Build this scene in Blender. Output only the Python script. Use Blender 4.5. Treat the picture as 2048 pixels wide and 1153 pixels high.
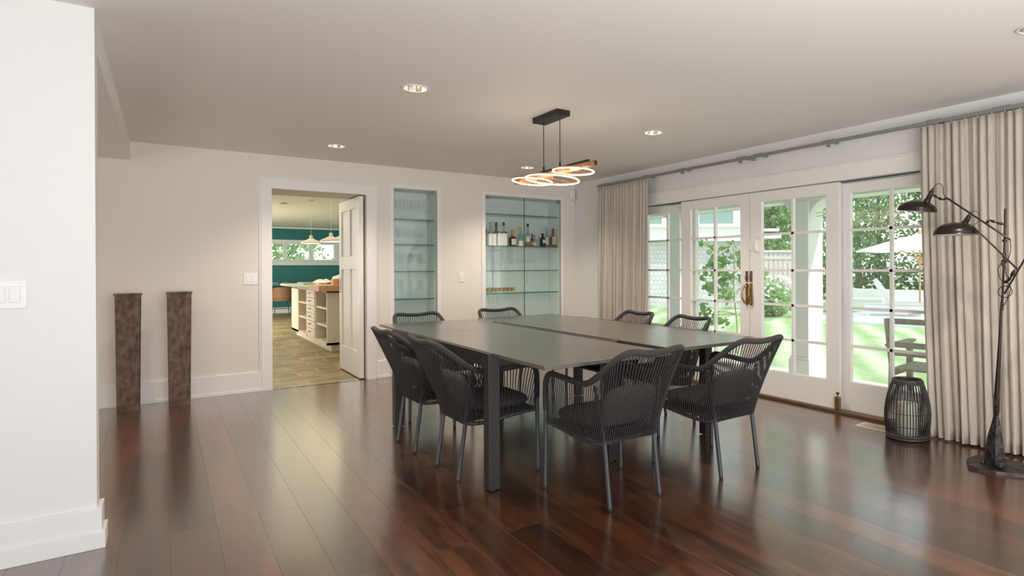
import bpy, bmesh, math, random
from mathutils import Vector, Matrix, Euler
random.seed(7)
PI = math.pi
SC = bpy.context.scene
for _o in list(bpy.data.objects): bpy.data.objects.remove(_o)
COL = SC.collection

# ------------------------------------------------------------------ camera
# focal 1191.9 px on a 2048x1153 frame, perspective-corrected (shifted) lens
cam_d = bpy.data.cameras.new('camera'); cam = bpy.data.objects.new('camera', cam_d); COL.objects.link(cam)
cam_d.sensor_fit = 'HORIZONTAL'; cam_d.sensor_width = 36.0
cam_d.lens = 1191.86 / 2048 * 36.0
cam_d.shift_x = -(1210.67 - 1024) / 2048
cam_d.shift_y = -(38.78) / 2048
cam_d.clip_start = 0.05; cam_d.clip_end = 300
_yaw, _pitch, _roll = math.radians(36.523), math.radians(-0.1109), math.radians(-0.215)
_fw = Vector((math.sin(_yaw), math.cos(_yaw), 0)); _rt = Vector((math.cos(_yaw), -math.sin(_yaw), 0)); _up = Vector((0, 0, 1))
_f2 = _fw * math.cos(_pitch) + _up * math.sin(_pitch); _u2 = _up * math.cos(_pitch) - _fw * math.sin(_pitch)
_r = _rt * math.cos(_roll) + _u2 * math.sin(_roll); _u = _u2 * math.cos(_roll) - _rt * math.sin(_roll)
cam.matrix_world = Matrix(((_r.x, _u.x, -_f2.x, 0), (_r.y, _u.y, -_f2.y, 0), (_r.z, _u.z, -_f2.z, 1.23), (0, 0, 0, 1)))
SC.camera = cam

# ------------------------------------------------------------------ view, world, sun, large lights
SC.view_settings.view_transform = 'Standard'
try: SC.view_settings.look = 'None'
except Exception: pass
SC.view_settings.gamma = 1.0
SC.view_settings.use_curve_mapping = False
SC.view_settings.exposure = 0.78
try: SC.cycles.transparent_max_bounces = 40
except Exception: pass

wd = bpy.data.worlds.new('sky'); SC.world = wd; wd.use_nodes = True
wn = wd.node_tree.nodes; wl = wd.node_tree.links
bg = wn['Background']
tc = wn.new('ShaderNodeTexCoord'); sx = wn.new('ShaderNodeSeparateXYZ'); cr = wn.new('ShaderNodeValToRGB')
cr.color_ramp.elements[0].position = 0.0; cr.color_ramp.elements[0].color = (0.97, 0.985, 1.0, 1)
cr.color_ramp.elements[1].position = 0.6; cr.color_ramp.elements[1].color = (0.78, 0.88, 1.0, 1)
wl.new(tc.outputs['Generated'], sx.inputs[0]); wl.new(sx.outputs[2], cr.inputs[0]); wl.new(cr.outputs[0], bg.inputs[0])
bg.inputs[1].default_value = 1.0

def sun(name, d, strength, col, ang):
    l = bpy.data.lights.new(name, 'SUN'); l.energy = strength; l.color = col; l.angle = math.radians(ang)
    o = bpy.data.objects.new(name, l); COL.objects.link(o); o.rotation_euler = Vector(d).to_track_quat('-Z', 'Y').to_euler()
    return o
sun('sun', (-0.30, 0.62, -0.75), 2.0, (1.0, 0.95, 0.86), 1.5)

def area(name, loc, d, sx_, sy_, power, col, spread=180):
    l = bpy.data.lights.new(name, 'AREA'); l.shape = 'RECTANGLE'; l.size = sx_; l.size_y = sy_; l.energy = power; l.color = col
    l.spread = math.radians(spread)
    o = bpy.data.objects.new(name, l); COL.objects.link(o); o.location = loc
    o.rotation_euler = Vector(d).to_track_quat('-Z', 'Z').to_euler()
    return o
# added area fills standing in for daylight from behind and from the left
area('daylight_rear_fill', (1.2, -2.72, 1.35), (0, 1, 0.22), 5.6, 2.0, 46, (0.93, 0.97, 1.0))
area('daylight_side_fill', (-3.9, 0.2, 1.35), (1, 0.1, 0.05), 4.0, 2.0, 8, (0.95, 0.98, 1.0))
# upward fill added behind the camera to brighten the ceiling
area('ceiling_bounce_fill', (0.6, -1.0, 0.8), (0, 0.25, 1), 3.2, 2.4, 95, (1.0, 0.97, 0.93))
area('daylight_alcove_window', (-3.85, 5.25, 1.25), (1, 0, -0.05), 2.6, 1.7, 26, (1.0, 0.93, 0.84))
# kitchen: its own warm ceiling lighting and an added fill from the left
area('kitchen_ceiling_light', (1.6, 11.6, 2.33), (0, 0, -1), 3.2, 8.0, 40, (1.0, 0.92, 0.72))
area('kitchen_side_fill', (-0.9, 14.0, 1.4), (1, 0.1, 0), 5.0, 1.4, 215, (1.0, 0.97, 0.88))

# ------------------------------------------------------------------ materials
def mat(name, col, rough=0.5, metal=0.0, bump=0.0, bscale=60.0, var=0.0, vscale=8.0, spec=0.5, coat=0.0, emit=None, estr=0.0, stretch=(1, 1, 1), col2=None, trans=0.0):
    m = bpy.data.materials.new(name); m.use_nodes = True
    nt = m.node_tree; N = nt.nodes; L = nt.links; b = N['Principled BSDF']
    b.inputs['Base Color'].default_value = (*col, 1); b.inputs['Roughness'].default_value = rough
    b.inputs['Metallic'].default_value = metal; b.inputs['Specular IOR Level'].default_value = spec
    b.inputs['Coat Weight'].default_value = coat; b.inputs['Coat Roughness'].default_value = 0.22; b.inputs['Coat IOR'].default_value = 1.75
    if emit: b.inputs['Emission Color'].default_value = (*emit, 1); b.inputs['Emission Strength'].default_value = estr
    if bump or var:
        t = N.new('ShaderNodeTexCoord'); mp = N.new('ShaderNodeMapping'); mp.inputs['Scale'].default_value = stretch
        L.new(t.outputs['Object'], mp.inputs[0])
    if var:
        n = N.new('ShaderNodeTexNoise'); n.inputs['Scale'].default_value = vscale; n.inputs['Detail'].default_value = 5
        L.new(mp.outputs[0], n.inputs['Vector'])
        r = N.new('ShaderNodeValToRGB'); r.color_ramp.elements[0].position = 0.35; r.color_ramp.elements[1].position = 0.68
        c2 = col2 or tuple(min(1, c * (1 + var)) for c in col); c1 = tuple(c * (1 - var) for c in col) if not col2 else col
        r.color_ramp.elements[0].color = (*c1, 1); r.color_ramp.elements[1].color = (*c2, 1)
        L.new(n.outputs[0], r.inputs[0]); L.new(r.outputs[0], b.inputs['Base Color'])
    if bump:
        n2 = N.new('ShaderNodeTexNoise'); n2.inputs['Scale'].default_value = bscale; n2.inputs['Detail'].default_value = 3
        L.new(mp.outputs[0], n2.inputs['Vector'])
        bp = N.new('ShaderNodeBump'); bp.inputs['Strength'].default_value = bump; bp.inputs['Distance'].default_value = 0.01
        L.new(n2.outputs[0], bp.inputs['Height']); L.new(bp.outputs[0], b.inputs['Normal'])
    if trans:
        tr = N.new('ShaderNodeBsdfTranslucent'); tr.inputs[0].default_value = (*col, 1); mx = N.new('ShaderNodeMixShader'); mx.inputs[0].default_value = trans
        L.new(b.outputs[0], mx.inputs[1]); L.new(tr.outputs[0], mx.inputs[2]); L.new(mx.outputs[0], N['Material Output'].inputs[0])
    return m

def glassmat(name, tint, refl_ior=1.45, haze=0.0, hcol=(0.9, 0.95, 0.93), rough=0.02, edge=0.45):
    m = bpy.data.materials.new(name); m.use_nodes = True
    nt = m.node_tree; N = nt.nodes; L = nt.links; N.remove(N['Principled BSDF']); out = N['Material Output']
    tr = N.new('ShaderNodeBsdfTransparent'); tr.inputs[0].default_value = (*tint, 1)
    gl = N.new('ShaderNodeBsdfGlossy'); gl.inputs['Roughness'].default_value = rough; gl.inputs[0].default_value = (1, 1, 1, 1)
    lw = N.new('ShaderNodeLayerWeight'); lw.inputs[0].default_value = 0.5
    pw = N.new('ShaderNodeMath'); pw.operation = 'POWER'; L.new(lw.outputs['Facing'], pw.inputs[0]); pw.inputs[1].default_value = 4.0
    r0 = ((refl_ior - 1) / (refl_ior + 1)) ** 2
    fr = N.new('ShaderNodeMath'); fr.operation = 'MULTIPLY_ADD'; L.new(pw.outputs[0], fr.inputs[0]); fr.inputs[1].default_value = edge * (1 - r0); fr.inputs[2].default_value = r0
    mx = N.new('ShaderNodeMixShader'); L.new(fr.outputs[0], mx.inputs[0]); L.new(gl.outputs[0], mx.inputs[2])
    if haze:
        df = N.new('ShaderNodeBsdfDiffuse'); df.inputs[0].default_value = (*hcol, 1); m2 = N.new('ShaderNodeMixShader'); m2.inputs[0].default_value = haze
        L.new(tr.outputs[0], m2.inputs[1]); L.new(df.outputs[0], m2.inputs[2]); L.new(m2.outputs[0], mx.inputs[1])
    else: L.new(tr.outputs[0], mx.inputs[1])
    L.new(mx.outputs[0], out.inputs[0])
    return m

def brickmat(name, c1, c2, mort, w, h, rot, off, rough, msize=0.004, grain=None, bias=0.0, bump=0.15, coat=0.0, gcol=0.35, phase=(0, 0, 0)):
    m = bpy.data.materials.new(name); m.use_nodes = True
    nt = m.node_tree; N = nt.nodes; L = nt.links; b = N['Principled BSDF']
    t = N.new('ShaderNodeTexCoord'); mp = N.new('ShaderNodeMapping'); mp.inputs['Rotation'].default_value = rot; mp.inputs['Location'].default_value = phase
    L.new(t.outputs['Object'], mp.inputs[0])
    br = N.new('ShaderNodeTexBrick'); br.offset = off; br.inputs['Scale'].default_value = 1; br.inputs['Brick Width'].default_value = w; br.inputs['Row Height'].default_value = h
    br.inputs['Mortar Size'].default_value = msize; br.inputs['Mortar Smooth'].default_value = 0.3; br.inputs['Bias'].default_value = bias
    br.inputs['Color1'].default_value = (*c1, 1); br.inputs['Color2'].default_value = (*c2, 1); br.inputs['Mortar'].default_value = (*mort, 1)
    L.new(mp.outputs[0], br.inputs['Vector'])
    colout = br.outputs[0]
    if grain:
        m2 = N.new('ShaderNodeMapping'); m2.inputs['Scale'].default_value = grain; L.new(t.outputs['Object'], m2.inputs[0])
        # shift the grain from plank to plank with the plank's own tone
        ad = N.new('ShaderNodeVectorMath'); ad.operation = 'MULTIPLY_ADD'; L.new(br.outputs[0], ad.inputs[0]); ad.inputs[1].default_value = (60, 40, 30); L.new(m2.outputs[0], ad.inputs[2])
        n = N.new('ShaderNodeTexNoise'); n.inputs['Scale'].default_value = 1.0; n.inputs['Detail'].default_value = 6; n.inputs['Distortion'].default_value = 0.9
        L.new(ad.outputs[0], n.inputs['Vector'])
        r = N.new('ShaderNodeValToRGB'); r.color_ramp.elements[0].position = 0.36; r.color_ramp.elements[1].position = 0.66
        g = 1 - gcol; r.color_ramp.elements[0].color = (g, g * .92, g * .88, 1); r.color_ramp.elements[1].color = (1.25, 1.2, 1.15, 1)
        L.new(n.outputs[0], r.inputs[0])
        mx = N.new('ShaderNodeMix'); mx.data_type = 'RGBA'; mx.blend_type = 'MULTIPLY'; mx.inputs[0].default_value = 1
        L.new(br.outputs[0], mx.inputs[6]); L.new(r.outputs[0], mx.inputs[7]); colout = mx.outputs[2]
        mr = N.new('ShaderNodeMapRange'); mr.inputs[3].default_value = rough * 0.92; mr.inputs[4].default_value = rough * 1.12; L.new(n.outputs[0], mr.inputs[0]); L.new(mr.outputs[0], b.inputs['Roughness'])
    else: b.inputs['Roughness'].default_value = rough
    L.new(colout, b.inputs['Base Color'])
    bp = N.new('ShaderNodeBump'); bp.inputs['Strength'].default_value = bump; bp.inputs['Distance'].default_value = 0.004; bp.invert = True
    L.new(br.outputs['Fac'], bp.inputs['Height']); L.new(bp.outputs[0], b.inputs['Normal'])
    b.inputs['Coat Weight'].default_value = coat; b.inputs['Coat Roughness'].default_value = 0.19; b.inputs['Coat IOR'].default_value = 1.85
    if coat:
        cw = N.new('ShaderNodeMapRange'); cw.inputs[3].default_value = coat; cw.inputs[4].default_value = coat * 0.45; L.new(br.outputs['Fac'], cw.inputs[0]); L.new(cw.outputs[0], b.inputs['Coat Weight'])
    return m

K = {}
K['wall'] = mat('wall_paint', (0.80, 0.75, 0.685), 0.6, bump=0.02, bscale=300)
K['wallw'] = mat('wall_paint_baked_light', (0.76, 0.762, 0.757), 0.55, bump=0.02, bscale=300)  # same white paint, neutral and lowered to imitate the light on these walls
K['ceil'] = mat('ceiling_paint', (0.83, 0.805, 0.78), 0.7)
K['trim'] = mat('trim_paint', (0.84, 0.815, 0.80), 0.35)
K['floor'] = brickmat('walnut_floor', (0.036, 0.011, 0.0045), (0.125, 0.042, 0.0145), (0.12, 0.05, 0.025), 2.5, 0.18, (0, 0, PI / 2), 0.37, 0.25, msize=0.0024, grain=(20, 2.2, 8), bump=0.15, gcol=0.55, coat=1.0, phase=(0.0, -0.017, 0))  # lighter seam colour imitates glints along the plank bevels
K['tile'] = brickmat('kitchen_slate', (0.40, 0.31, 0.16), (0.28, 0.23, 0.12), (0.55, 0.47, 0.30), 0.5, 0.27, (0, 0, 0), 0.5, 0.4, msize=0.008, grain=(2.5, 2.5, 2), gcol=0.35)
K['table'] = mat('charcoal_tabletop', (0.065, 0.056, 0.045), 0.30, var=0.10, vscale=5, spec=0.9, coat=0.65)
K['tframe'] = mat('charcoal_table_metal', (0.030, 0.026, 0.026), 0.4, metal=0.3)
K['rope'] = mat('dark_rope', (0.038, 0.033, 0.034), 0.62, bump=0.5, bscale=500)
K['wrap'] = mat('dark_rope_wrap', (0.05, 0.045, 0.045), 0.55, bump=0.8, bscale=380)
K['leg'] = mat('graphite_metal', (0.085, 0.09, 0.10), 0.42, metal=0.55)
K['cushion'] = mat('grey_brown_cushion', (0.068, 0.061, 0.058), 0.9, bump=0.3, bscale=400)
K['foot'] = mat('rubber_foot', (0.02, 0.02, 0.02), 0.7)
K['pad'] = mat('clear_foot_pad', (0.32, 0.31, 0.29), 0.3)
K['iron'] = mat('blackened_iron', (0.055, 0.046, 0.043), 0.38, metal=0.75, bump=0.9, bscale=28, var=0.5, vscale=14)
K['ironsm'] = mat('dark_lamp_metal', (0.045, 0.036, 0.034), 0.3, metal=0.8)
K['shadein'] = mat('lamp_shade_inside', (0.62, 0.6, 0.52), 0.4)
K['blk'] = mat('black_metal', (0.02, 0.018, 0.018), 0.4, metal=0.3)
K['rod'] = mat('grey_track', (0.27, 0.27, 0.27), 0.4, metal=0.4)
K['linen'] = mat('linen', (0.66, 0.60, 0.53), 0.9, bump=0.25, bscale=500, trans=0.22, var=0.06, vscale=90, stretch=(1, 1, 0.1))
K['brass'] = mat('aged_brass', (0.36, 0.25, 0.11), 0.3, metal=0.9, var=0.3, vscale=40)
K['bronze'] = mat('bronze_edge', (0.22, 0.13, 0.08), 0.4, metal=0.6)
K['glass'] = glassmat('window_glass', (0.985, 1.0, 0.99), 1.25, 0.04, (1, 1, 1))  # small white diffuse share imitates veiling glare over the outdoors
K['cglass'] = glassmat('cabinet_glass', (0.965, 0.985, 0.98), 1.5)
K['shelf'] = glassmat('shelf_glass', (0.80, 0.93, 0.88), 1.5, 0.10, (0.35, 0.6, 0.52))
K['shelfedge'] = mat('shelf_green_edge', (0.02, 0.12, 0.09), 0.15)
K['crystal'] = glassmat('crystal', (0.965, 0.98, 0.975), 1.25, 0.085, (1, 1, 1), edge=0.16)
K['bglass'] = glassmat('clear_bottle_glass', (0.72, 0.78, 0.76), 1.5, 0.12, (0.6, 0.65, 0.63))
K['niche'] = mat('niche_paint', (0.80, 0.83, 0.83), 0.5)
K['plate'] = mat('switch_plastic', (0.86, 0.83, 0.82), 0.3)
K['platew'] = mat('switch_plastic_white', (0.79, 0.79, 0.79), 0.3)
K['grey'] = mat('grey_plastic', (0.5, 0.5, 0.5), 0.4)
K['chrome'] = mat('polished_reflector', (0.85, 0.80, 0.72), 0.18, metal=1.0)
K['bulb'] = mat('lamp_glow', (1, 0.9, 0.75), 0.4, emit=(1.0, 0.82, 0.6), estr=3.0)
K['led'] = mat('led_ring', (1, 0.9, 0.75), 0.4, emit=(1.0, 0.84, 0.62), estr=2.4)
K['wood'] = mat('warm_wood', (0.42, 0.19, 0.07), 0.45, var=0.35, vscale=9, stretch=(6, 1, 6))
K['rust'] = mat('rusted_steel', (0.075, 0.042, 0.033), 0.55, metal=0.35, bump=0.5, bscale=40, var=0.6, vscale=24, col2=(0.19, 0.12, 0.085), stretch=(1, 1, 0.6))
K['rattan'] = mat('dark_rattan', (0.045, 0.038, 0.04), 0.35, bump=0.3, bscale=200)
K['candle'] = mat('cream_candle', (0.82, 0.76, 0.64), 0.6)
K['vent'] = mat('vent_metal', (0.62, 0.56, 0.46), 0.4)
K['teal'] = mat('teal_wall', (0.035, 0.19, 0.19), 0.55)
K['blue'] = mat('teal_lacquer', (0.06, 0.32, 0.36), 0.3)
K['cream'] = mat('cream_cabinet', (0.80, 0.70, 0.58), 0.45)
K['stone'] = mat('island_stone', (0.55, 0.56, 0.44), 0.25)
K['butcher'] = mat('butcher_block', (0.62, 0.33, 0.15), 0.4, var=0.2, vscale=12, stretch=(6, 1, 1))
K['kceil'] = mat('kitchen_ceiling_paint', (0.80, 0.78, 0.66), 0.7)
K['white'] = mat('white_paint', (0.88, 0.88, 0.87), 0.5)
K['cloth'] = mat('white_cloth', (0.85, 0.83, 0.80), 0.9)
K['ratt'] = mat('tan_rattan', (0.30, 0.16, 0.08), 0.6, bump=0.6, bscale=90)
K['clap'] = mat('porch_paint', (0.80, 0.83, 0.78), 0.6)
K['porchc'] = mat('porch_white', (0.86, 0.87, 0.85), 0.6)
K['slab'] = mat('patio_stone', (0.62, 0.58, 0.55), 0.8, bump=0.2, bscale=20, var=0.1, vscale=2)
K['shingle'] = brickmat('cedar_shingle', (0.76, 0.75, 0.77), (0.66, 0.65, 0.68), (0.48, 0.48, 0.52), 0.16, 0.17, (PI / 2, 0, 0), 0.5, 0.85, msize=0.012)
K['wglass'] = mat('far_window_glass', (0.25, 0.36, 0.33), 0.15)
K['bark'] = mat('bark', (0.22, 0.19, 0.15), 0.9, var=0.3)
K['stem'] = mat('green_stem', (0.25, 0.33, 0.12), 0.7)
K['weather'] = mat('weathered_teak', (0.36, 0.34, 0.26), 0.8, var=0.2, vscale=10, stretch=(1, 6, 1))
K['canvas'] = mat('white_canvas', (0.90, 0.90, 0.88), 0.8, trans=0.2)
K['pole'] = mat('umbrella_wood', (0.62, 0.38, 0.18), 0.5)
K['fence'] = mat('weathered_fence', (0.60, 0.55, 0.52), 0.85, var=0.15, vscale=6, stretch=(6, 6, 1))
def leafmat(name, c1, c2):
    m = mat(name, c1, 0.6, var=0.1, vscale=3.0, col2=c2, trans=0.45); return m
K['leafA'] = leafmat('leaves_dark', (0.16, 0.30, 0.12), (0.36, 0.52, 0.24))
K['leafB'] = leafmat('leaves_mid', (0.22, 0.40, 0.15), (0.46, 0.62, 0.30))
K['leafC'] = leafmat('leaves_light', (0.32, 0.50, 0.22), (0.60, 0.72, 0.42))
K['leafP'] = leafmat('leaves_plant', (0.12, 0.27, 0.07), (0.30, 0.48, 0.16))

def lawnmat():
    m = mat('lawn_grass', (0.30, 0.45, 0.14), 0.9)
    nt = m.node_tree; N = nt.nodes; L = nt.links; b = N['Principled BSDF']
    t = N.new('ShaderNodeTexCoord')
    n1 = N.new('ShaderNodeTexNoise'); n1.inputs['Scale'].default_value = 22; n1.inputs['Detail'].default_value = 8; L.new(t.outputs['Object'], n1.inputs[0])
    n2 = N.new('ShaderNodeTexNoise'); n2.inputs['Scale'].default_value = 1.4; n2.inputs['Detail'].default_value = 5; L.new(t.outputs['Object'], n2.inputs[0])
    mp = N.new('ShaderNodeMapping'); mp.inputs['Rotation'].default_value = (0, 0, 0.9); L.new(t.outputs['Object'], mp.inputs[0])
    w = N.new('ShaderNodeTexWave'); w.inputs['Scale'].default_value = 0.45; w.inputs['Distortion'].default_value = 2.5; w.inputs['Detail'].default_value = 2; L.new(mp.outputs[0], w.inputs[0])
    a = N.new('ShaderNodeMath'); a.operation = 'MULTIPLY'; L.new(n1.outputs[0], a.inputs[0]); L.new(n2.outputs[0], a.inputs[1])
    a2 = N.new('ShaderNodeMath'); a2.operation = 'MULTIPLY_ADD'; L.new(w.outputs[1], a2.inputs[0]); a2.inputs[1].default_value = 0.35; L.new(a.outputs[0], a2.inputs[2])
    r = N.new('ShaderNodeValToRGB'); r.color_ramp.elements[0].position = 0.22; r.color_ramp.elements[0].color = (0.25, 0.38, 0.15, 1)
    r.color_ramp.elements[1].position = 0.72; r.color_ramp.elements[1].color = (0.58, 0.64, 0.45, 1)
    L.new(a2.outputs[0], r.inputs[0]); L.new(r.outputs[0], b.inputs['Base Color'])
    return m
K['lawn'] = lawnmat()

# ------------------------------------------------------------------ mesh builder
class MB:
    def __init__(s): s.v = []; s.f = []; s.mi = []; s.cur = 0
    def add(s, vs, fs):
        o = len(s.v); s.v += [tuple(v) for v in vs]; s.f += [tuple(i + o for i in f) for f in fs]; s.mi += [s.cur] * len(fs); return s
    def box(s, x0, x1, y0, y1, z0, z1, M=None):
        vs = [Vector((x, y, z)) for z in (z0, z1) for x, y in ((x0, y0), (x1, y0), (x1, y1), (x0, y1))]
        if M: vs = [M @ v for v in vs]
        return s.add(vs, [(3, 2, 1, 0), (4, 5, 6, 7), (0, 1, 5, 4), (1, 2, 6, 5), (2, 3, 7, 6), (3, 0, 4, 7)])
    def tube(s, pts, r, n=8, closed=False, cap=True, taper=None):
        pts = [Vector(p) for p in pts]; m = len(pts); rings = []
        t0 = (pts[1] - pts[0]).normalized(); a = Vector((0, 0, 1)) if abs(t0.z) < 0.9 else Vector((1, 0, 0))
        u = t0.cross(a).normalized()
        for i, p in enumerate(pts):
            if closed: t = (pts[(i + 1) % m] - pts[i - 1])
            else: t = pts[min(i + 1, m - 1)] - pts[max(i - 1, 0)]
            t = t.normalized() if t.length > 1e-9 else t0
            u = (u - t * u.dot(t)); u = u.normalized() if u.length > 1e-6 else t.orthogonal().normalized()
            w = t.cross(u); rr = (taper[i] if taper else r)
            rings.append([p + (u * math.cos(2 * PI * k / n) + w * math.sin(2 * PI * k / n)) * rr for k in range(n)])
        vs = [v for R_ in rings for v in R_]; fs = []
        for i in range(m if closed else m - 1):
            j = (i + 1) % m
            for k in range(n): fs.append((i * n + k, i * n + (k + 1) % n, j * n + (k + 1) % n, j * n + k))
        if cap and not closed:
            fs.append(tuple(range(n - 1, -1, -1))); fs.append(tuple((m - 1) * n + k for k in range(n)))
        return s.add(vs, fs)
    def lathe(s, prof, c=(0, 0, 0), n=24, M=None, cap=True):
        vs = []; fs = []
        for r, z in prof:
            for k in range(n):
                v = Vector((r * math.cos(2 * PI * k / n), r * math.sin(2 * PI * k / n), z))
                if M: v = M @ v
                vs.append(v + Vector(c))
        for i in range(len(prof) - 1):
            for k in range(n): fs.append((i * n + k, i * n + (k + 1) % n, (i + 1) * n + (k + 1) % n, (i + 1) * n + k))
        if cap:
            fs.append(tuple(range(n - 1, -1, -1))); fs.append(tuple((len(prof) - 1) * n + k for k in range(n)))
        return s.add(vs, fs)
    def grid(s, fn, nu, nv):
        vs = [fn(i / nu, j / nv) for j in range(nv + 1) for i in range(nu + 1)]
        fs = [(j * (nu + 1) + i, j * (nu + 1) + i + 1, (j + 1) * (nu + 1) + i + 1, (j + 1) * (nu + 1) + i) for j in range(nv) for i in range(nu)]
        return s.add(vs, fs)
    def build(s, name, m, parent=None, smooth=False, bevel=0.0, kind=None, world=False, loc=None):
        vs = s.v
        if parent is not None and world:
            P = parent.location; o_ = parent
            while o_.parent: o_ = o_.parent; P = P + o_.location
            vs = [(x - P.x, y - P.y, z - P.z) for x, y, z in vs]
        if loc: vs = [(x - loc[0], y - loc[1], z - loc[2]) for x, y, z in vs]
        me = bpy.data.meshes.new(name); me.from_pydata(vs, [], s.f)
        ms = m if isinstance(m, (list, tuple)) else [m]
        for mm in ms: me.materials.append(K[mm])
        for p, i in zip(me.polygons, s.mi): p.material_index = i; p.use_smooth = smooth
        me.update()
        if smooth:
            try: me.set_sharp_from_angle(angle=math.radians(50))
            except Exception: pass
        o = bpy.data.objects.new(name, me); COL.objects.link(o)
        if parent is not None: o.parent = parent
        if loc: o.location = loc
        if bevel:
            b = o.modifiers.new('bevel', 'BEVEL'); b.width = bevel; b.segments = 2; b.limit_method = 'ANGLE'; b.angle_limit = math.radians(40)
        if kind: o['kind'] = kind
        return o

def thing(name, label, cat, loc=(0, 0, 0), rz=0.0, group=None, kind=None):
    o = bpy.data.objects.new(name, None); COL.objects.link(o); o.location = loc; o.rotation_euler = (0, 0, rz); o.empty_display_size = 0.1
    if label: o['label'] = label
    if cat: o['category'] = cat
    if group: o['group'] = group
    if kind: o['kind'] = kind
    return o
def tag(o, label, cat, group=None, kind=None):
    o['label'] = label; o['category'] = cat
    if group: o['group'] = group
    if kind: o['kind'] = kind
    return o
def kids(o): return [c for c in bpy.data.objects if c.parent == o]
def dup(root, loc, rz, label, group=None):
    r = root.copy(); COL.objects.link(r); r.location = loc; r.rotation_euler = (0, 0, rz); r['label'] = label
    if group: r['group'] = group
    for ch in kids(root):
        c = ch.copy(); COL.objects.link(c); c.parent = r
        for g in kids(ch):
            d = g.copy(); COL.objects.link(d); d.parent = c
    return r
def B1(x0, x1, y0, y1, z0, z1): return MB().box(x0, x1, y0, y1, z0, z1)
def spline(pts, n):
    """Catmull-Rom through pts, n samples per span"""
    P = [Vector(p) for p in pts]; out = []
    for i in range(len(P) - 1):
        p0, p1, p2, p3 = P[max(i - 1, 0)], P[i], P[i + 1], P[min(i + 2, len(P) - 1)]
        for k in range(n):
            t = k / n; out.append(0.5 * ((2 * p1) + (-p0 + p2) * t + (2 * p0 - 5 * p1 + 4 * p2 - p3) * t * t + (-p0 + 3 * p1 - 3 * p2 + p3) * t ** 3))
    out.append(P[-1]); return out
def resample(pts, n):
    L = [0.0]
    for a, b in zip(pts, pts[1:]): L.append(L[-1] + (b - a).length)
    out = []; j = 0
    for k in range(n):
        d = L[-1] * k / (n - 1)
        while j < len(L) - 2 and L[j + 1] < d: j += 1
        t = (d - L[j]) / max(1e-9, L[j + 1] - L[j]); out.append(pts[j].lerp(pts[j + 1], t))
    return out

# ------------------------------------------------------------------ room shell
D, RX, H = 6.872, 4.563, 2.385
XL, YB, YT = -4.0, -2.8, 7.43           # left wall, rear wall, kitchen face of the thick wall
B1(XL - .2, RX, YB - .2, D, -0.12, 0).build('floor', 'floor', kind='structure')
B1(-1.0, 4.5, D, 18.8, -0.12, -0.004).build('floor_kitchen', 'tile', kind='structure')
B1(0.85, 1.83, D - 0.0, D + 0.06, -0.004, 0.003).build('trim_threshold', 'floor', kind='structure')

# ceiling with the round cut-outs of the recessed lights
LIGHTS = [(1.301, 3.80), (1.311, 6.02), (3.376, 3.86), (3.370, 6.05), (3.40, 1.07)]
def ceiling():
    bm = bmesh.new(); edges = []
    def loop(ps):
        v = [bm.verts.new(p) for p in ps]
        for i in range(len(v)): edges.append(bm.edges.new((v[i], v[(i + 1) % len(v)])))
    loop([(XL, YB, H), (RX, YB, H), (RX, D, H), (XL, D, H)])
    for x, y in LIGHTS: loop([(x + .075 * math.cos(2 * PI * k / 28), y + .075 * math.sin(2 * PI * k / 28), H) for k in range(28)])
    bmesh.ops.triangle_fill(bm, edges=edges, use_beauty=True, normal=(0, 0, -1))
    for f in bm.faces:
        if f.normal.z > 0: f.normal_flip()
    me = bpy.data.meshes.new('ceiling'); bm.to_mesh(me); bm.free(); me.materials.append(K['ceil'])
    o = bpy.data.objects.new('ceiling', me); COL.objects.link(o); o['kind'] = 'structure'
ceiling()
B1(XL - .2, RX + .2, YB - .2, YT, H + .14, H + .3).build('ceiling_upper_slab', 'ceil', kind='structure')
B1(-1.0, 4.6, YT, 18.8, H, H + .2).build('ceiling_kitchen', 'kceil', kind='structure')

# back wall: doorway 0.88-1.80, niches 2.10-2.605 and 3.225-4.335
m = MB(); z2 = 2.147; zb = 0.25
for x0, x1, a, b in ((XL, .878, 0, H + .14), (.878, 1.800, 2.044, H + .14), (1.800, 2.100, 0, H + .14), (2.605, 3.225, 0, H + .14), (4.335, 4.76, 0, H + .14)):
    m.box(x0, x1, D, YT, a, b)
for x0, x1 in ((2.100, 2.605), (3.225, 4.335)):
    m.box(x0, x1, D, YT, z2, H + .14); m.box(x0, x1, D, YT, 0, zb)
m.build('wall_back', 'wall', kind='structure')
# painted lining of the niches
for n_, (x0, x1) in enumerate(((2.100, 2.605), (3.225, 4.335))):
    m = MB(); m.box(x0, x1, D + .335, D + .345, zb, z2); m.box(x0, x0 + .004, D + .01, D + .335, zb, z2); m.box(x1 - .004, x1, D + .01, D + .335, zb, z2)
    m.box(x0, x1, D + .01, D + .335, z2 - .004, z2); m.box(x0, x1, D + .01, D + .335, zb, zb + .004)
    m.build('wall_niche_%s' % ('left', 'right')[n_], 'niche', kind='structure')
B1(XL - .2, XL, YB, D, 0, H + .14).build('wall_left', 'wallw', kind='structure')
# unseen rear wall; its wide opening is put in for the daylight fill
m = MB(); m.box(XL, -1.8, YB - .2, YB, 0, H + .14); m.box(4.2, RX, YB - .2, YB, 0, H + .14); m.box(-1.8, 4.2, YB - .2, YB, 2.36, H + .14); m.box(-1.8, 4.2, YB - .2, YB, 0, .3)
m.build('wall_rear', 'wallw', kind='structure')
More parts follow.
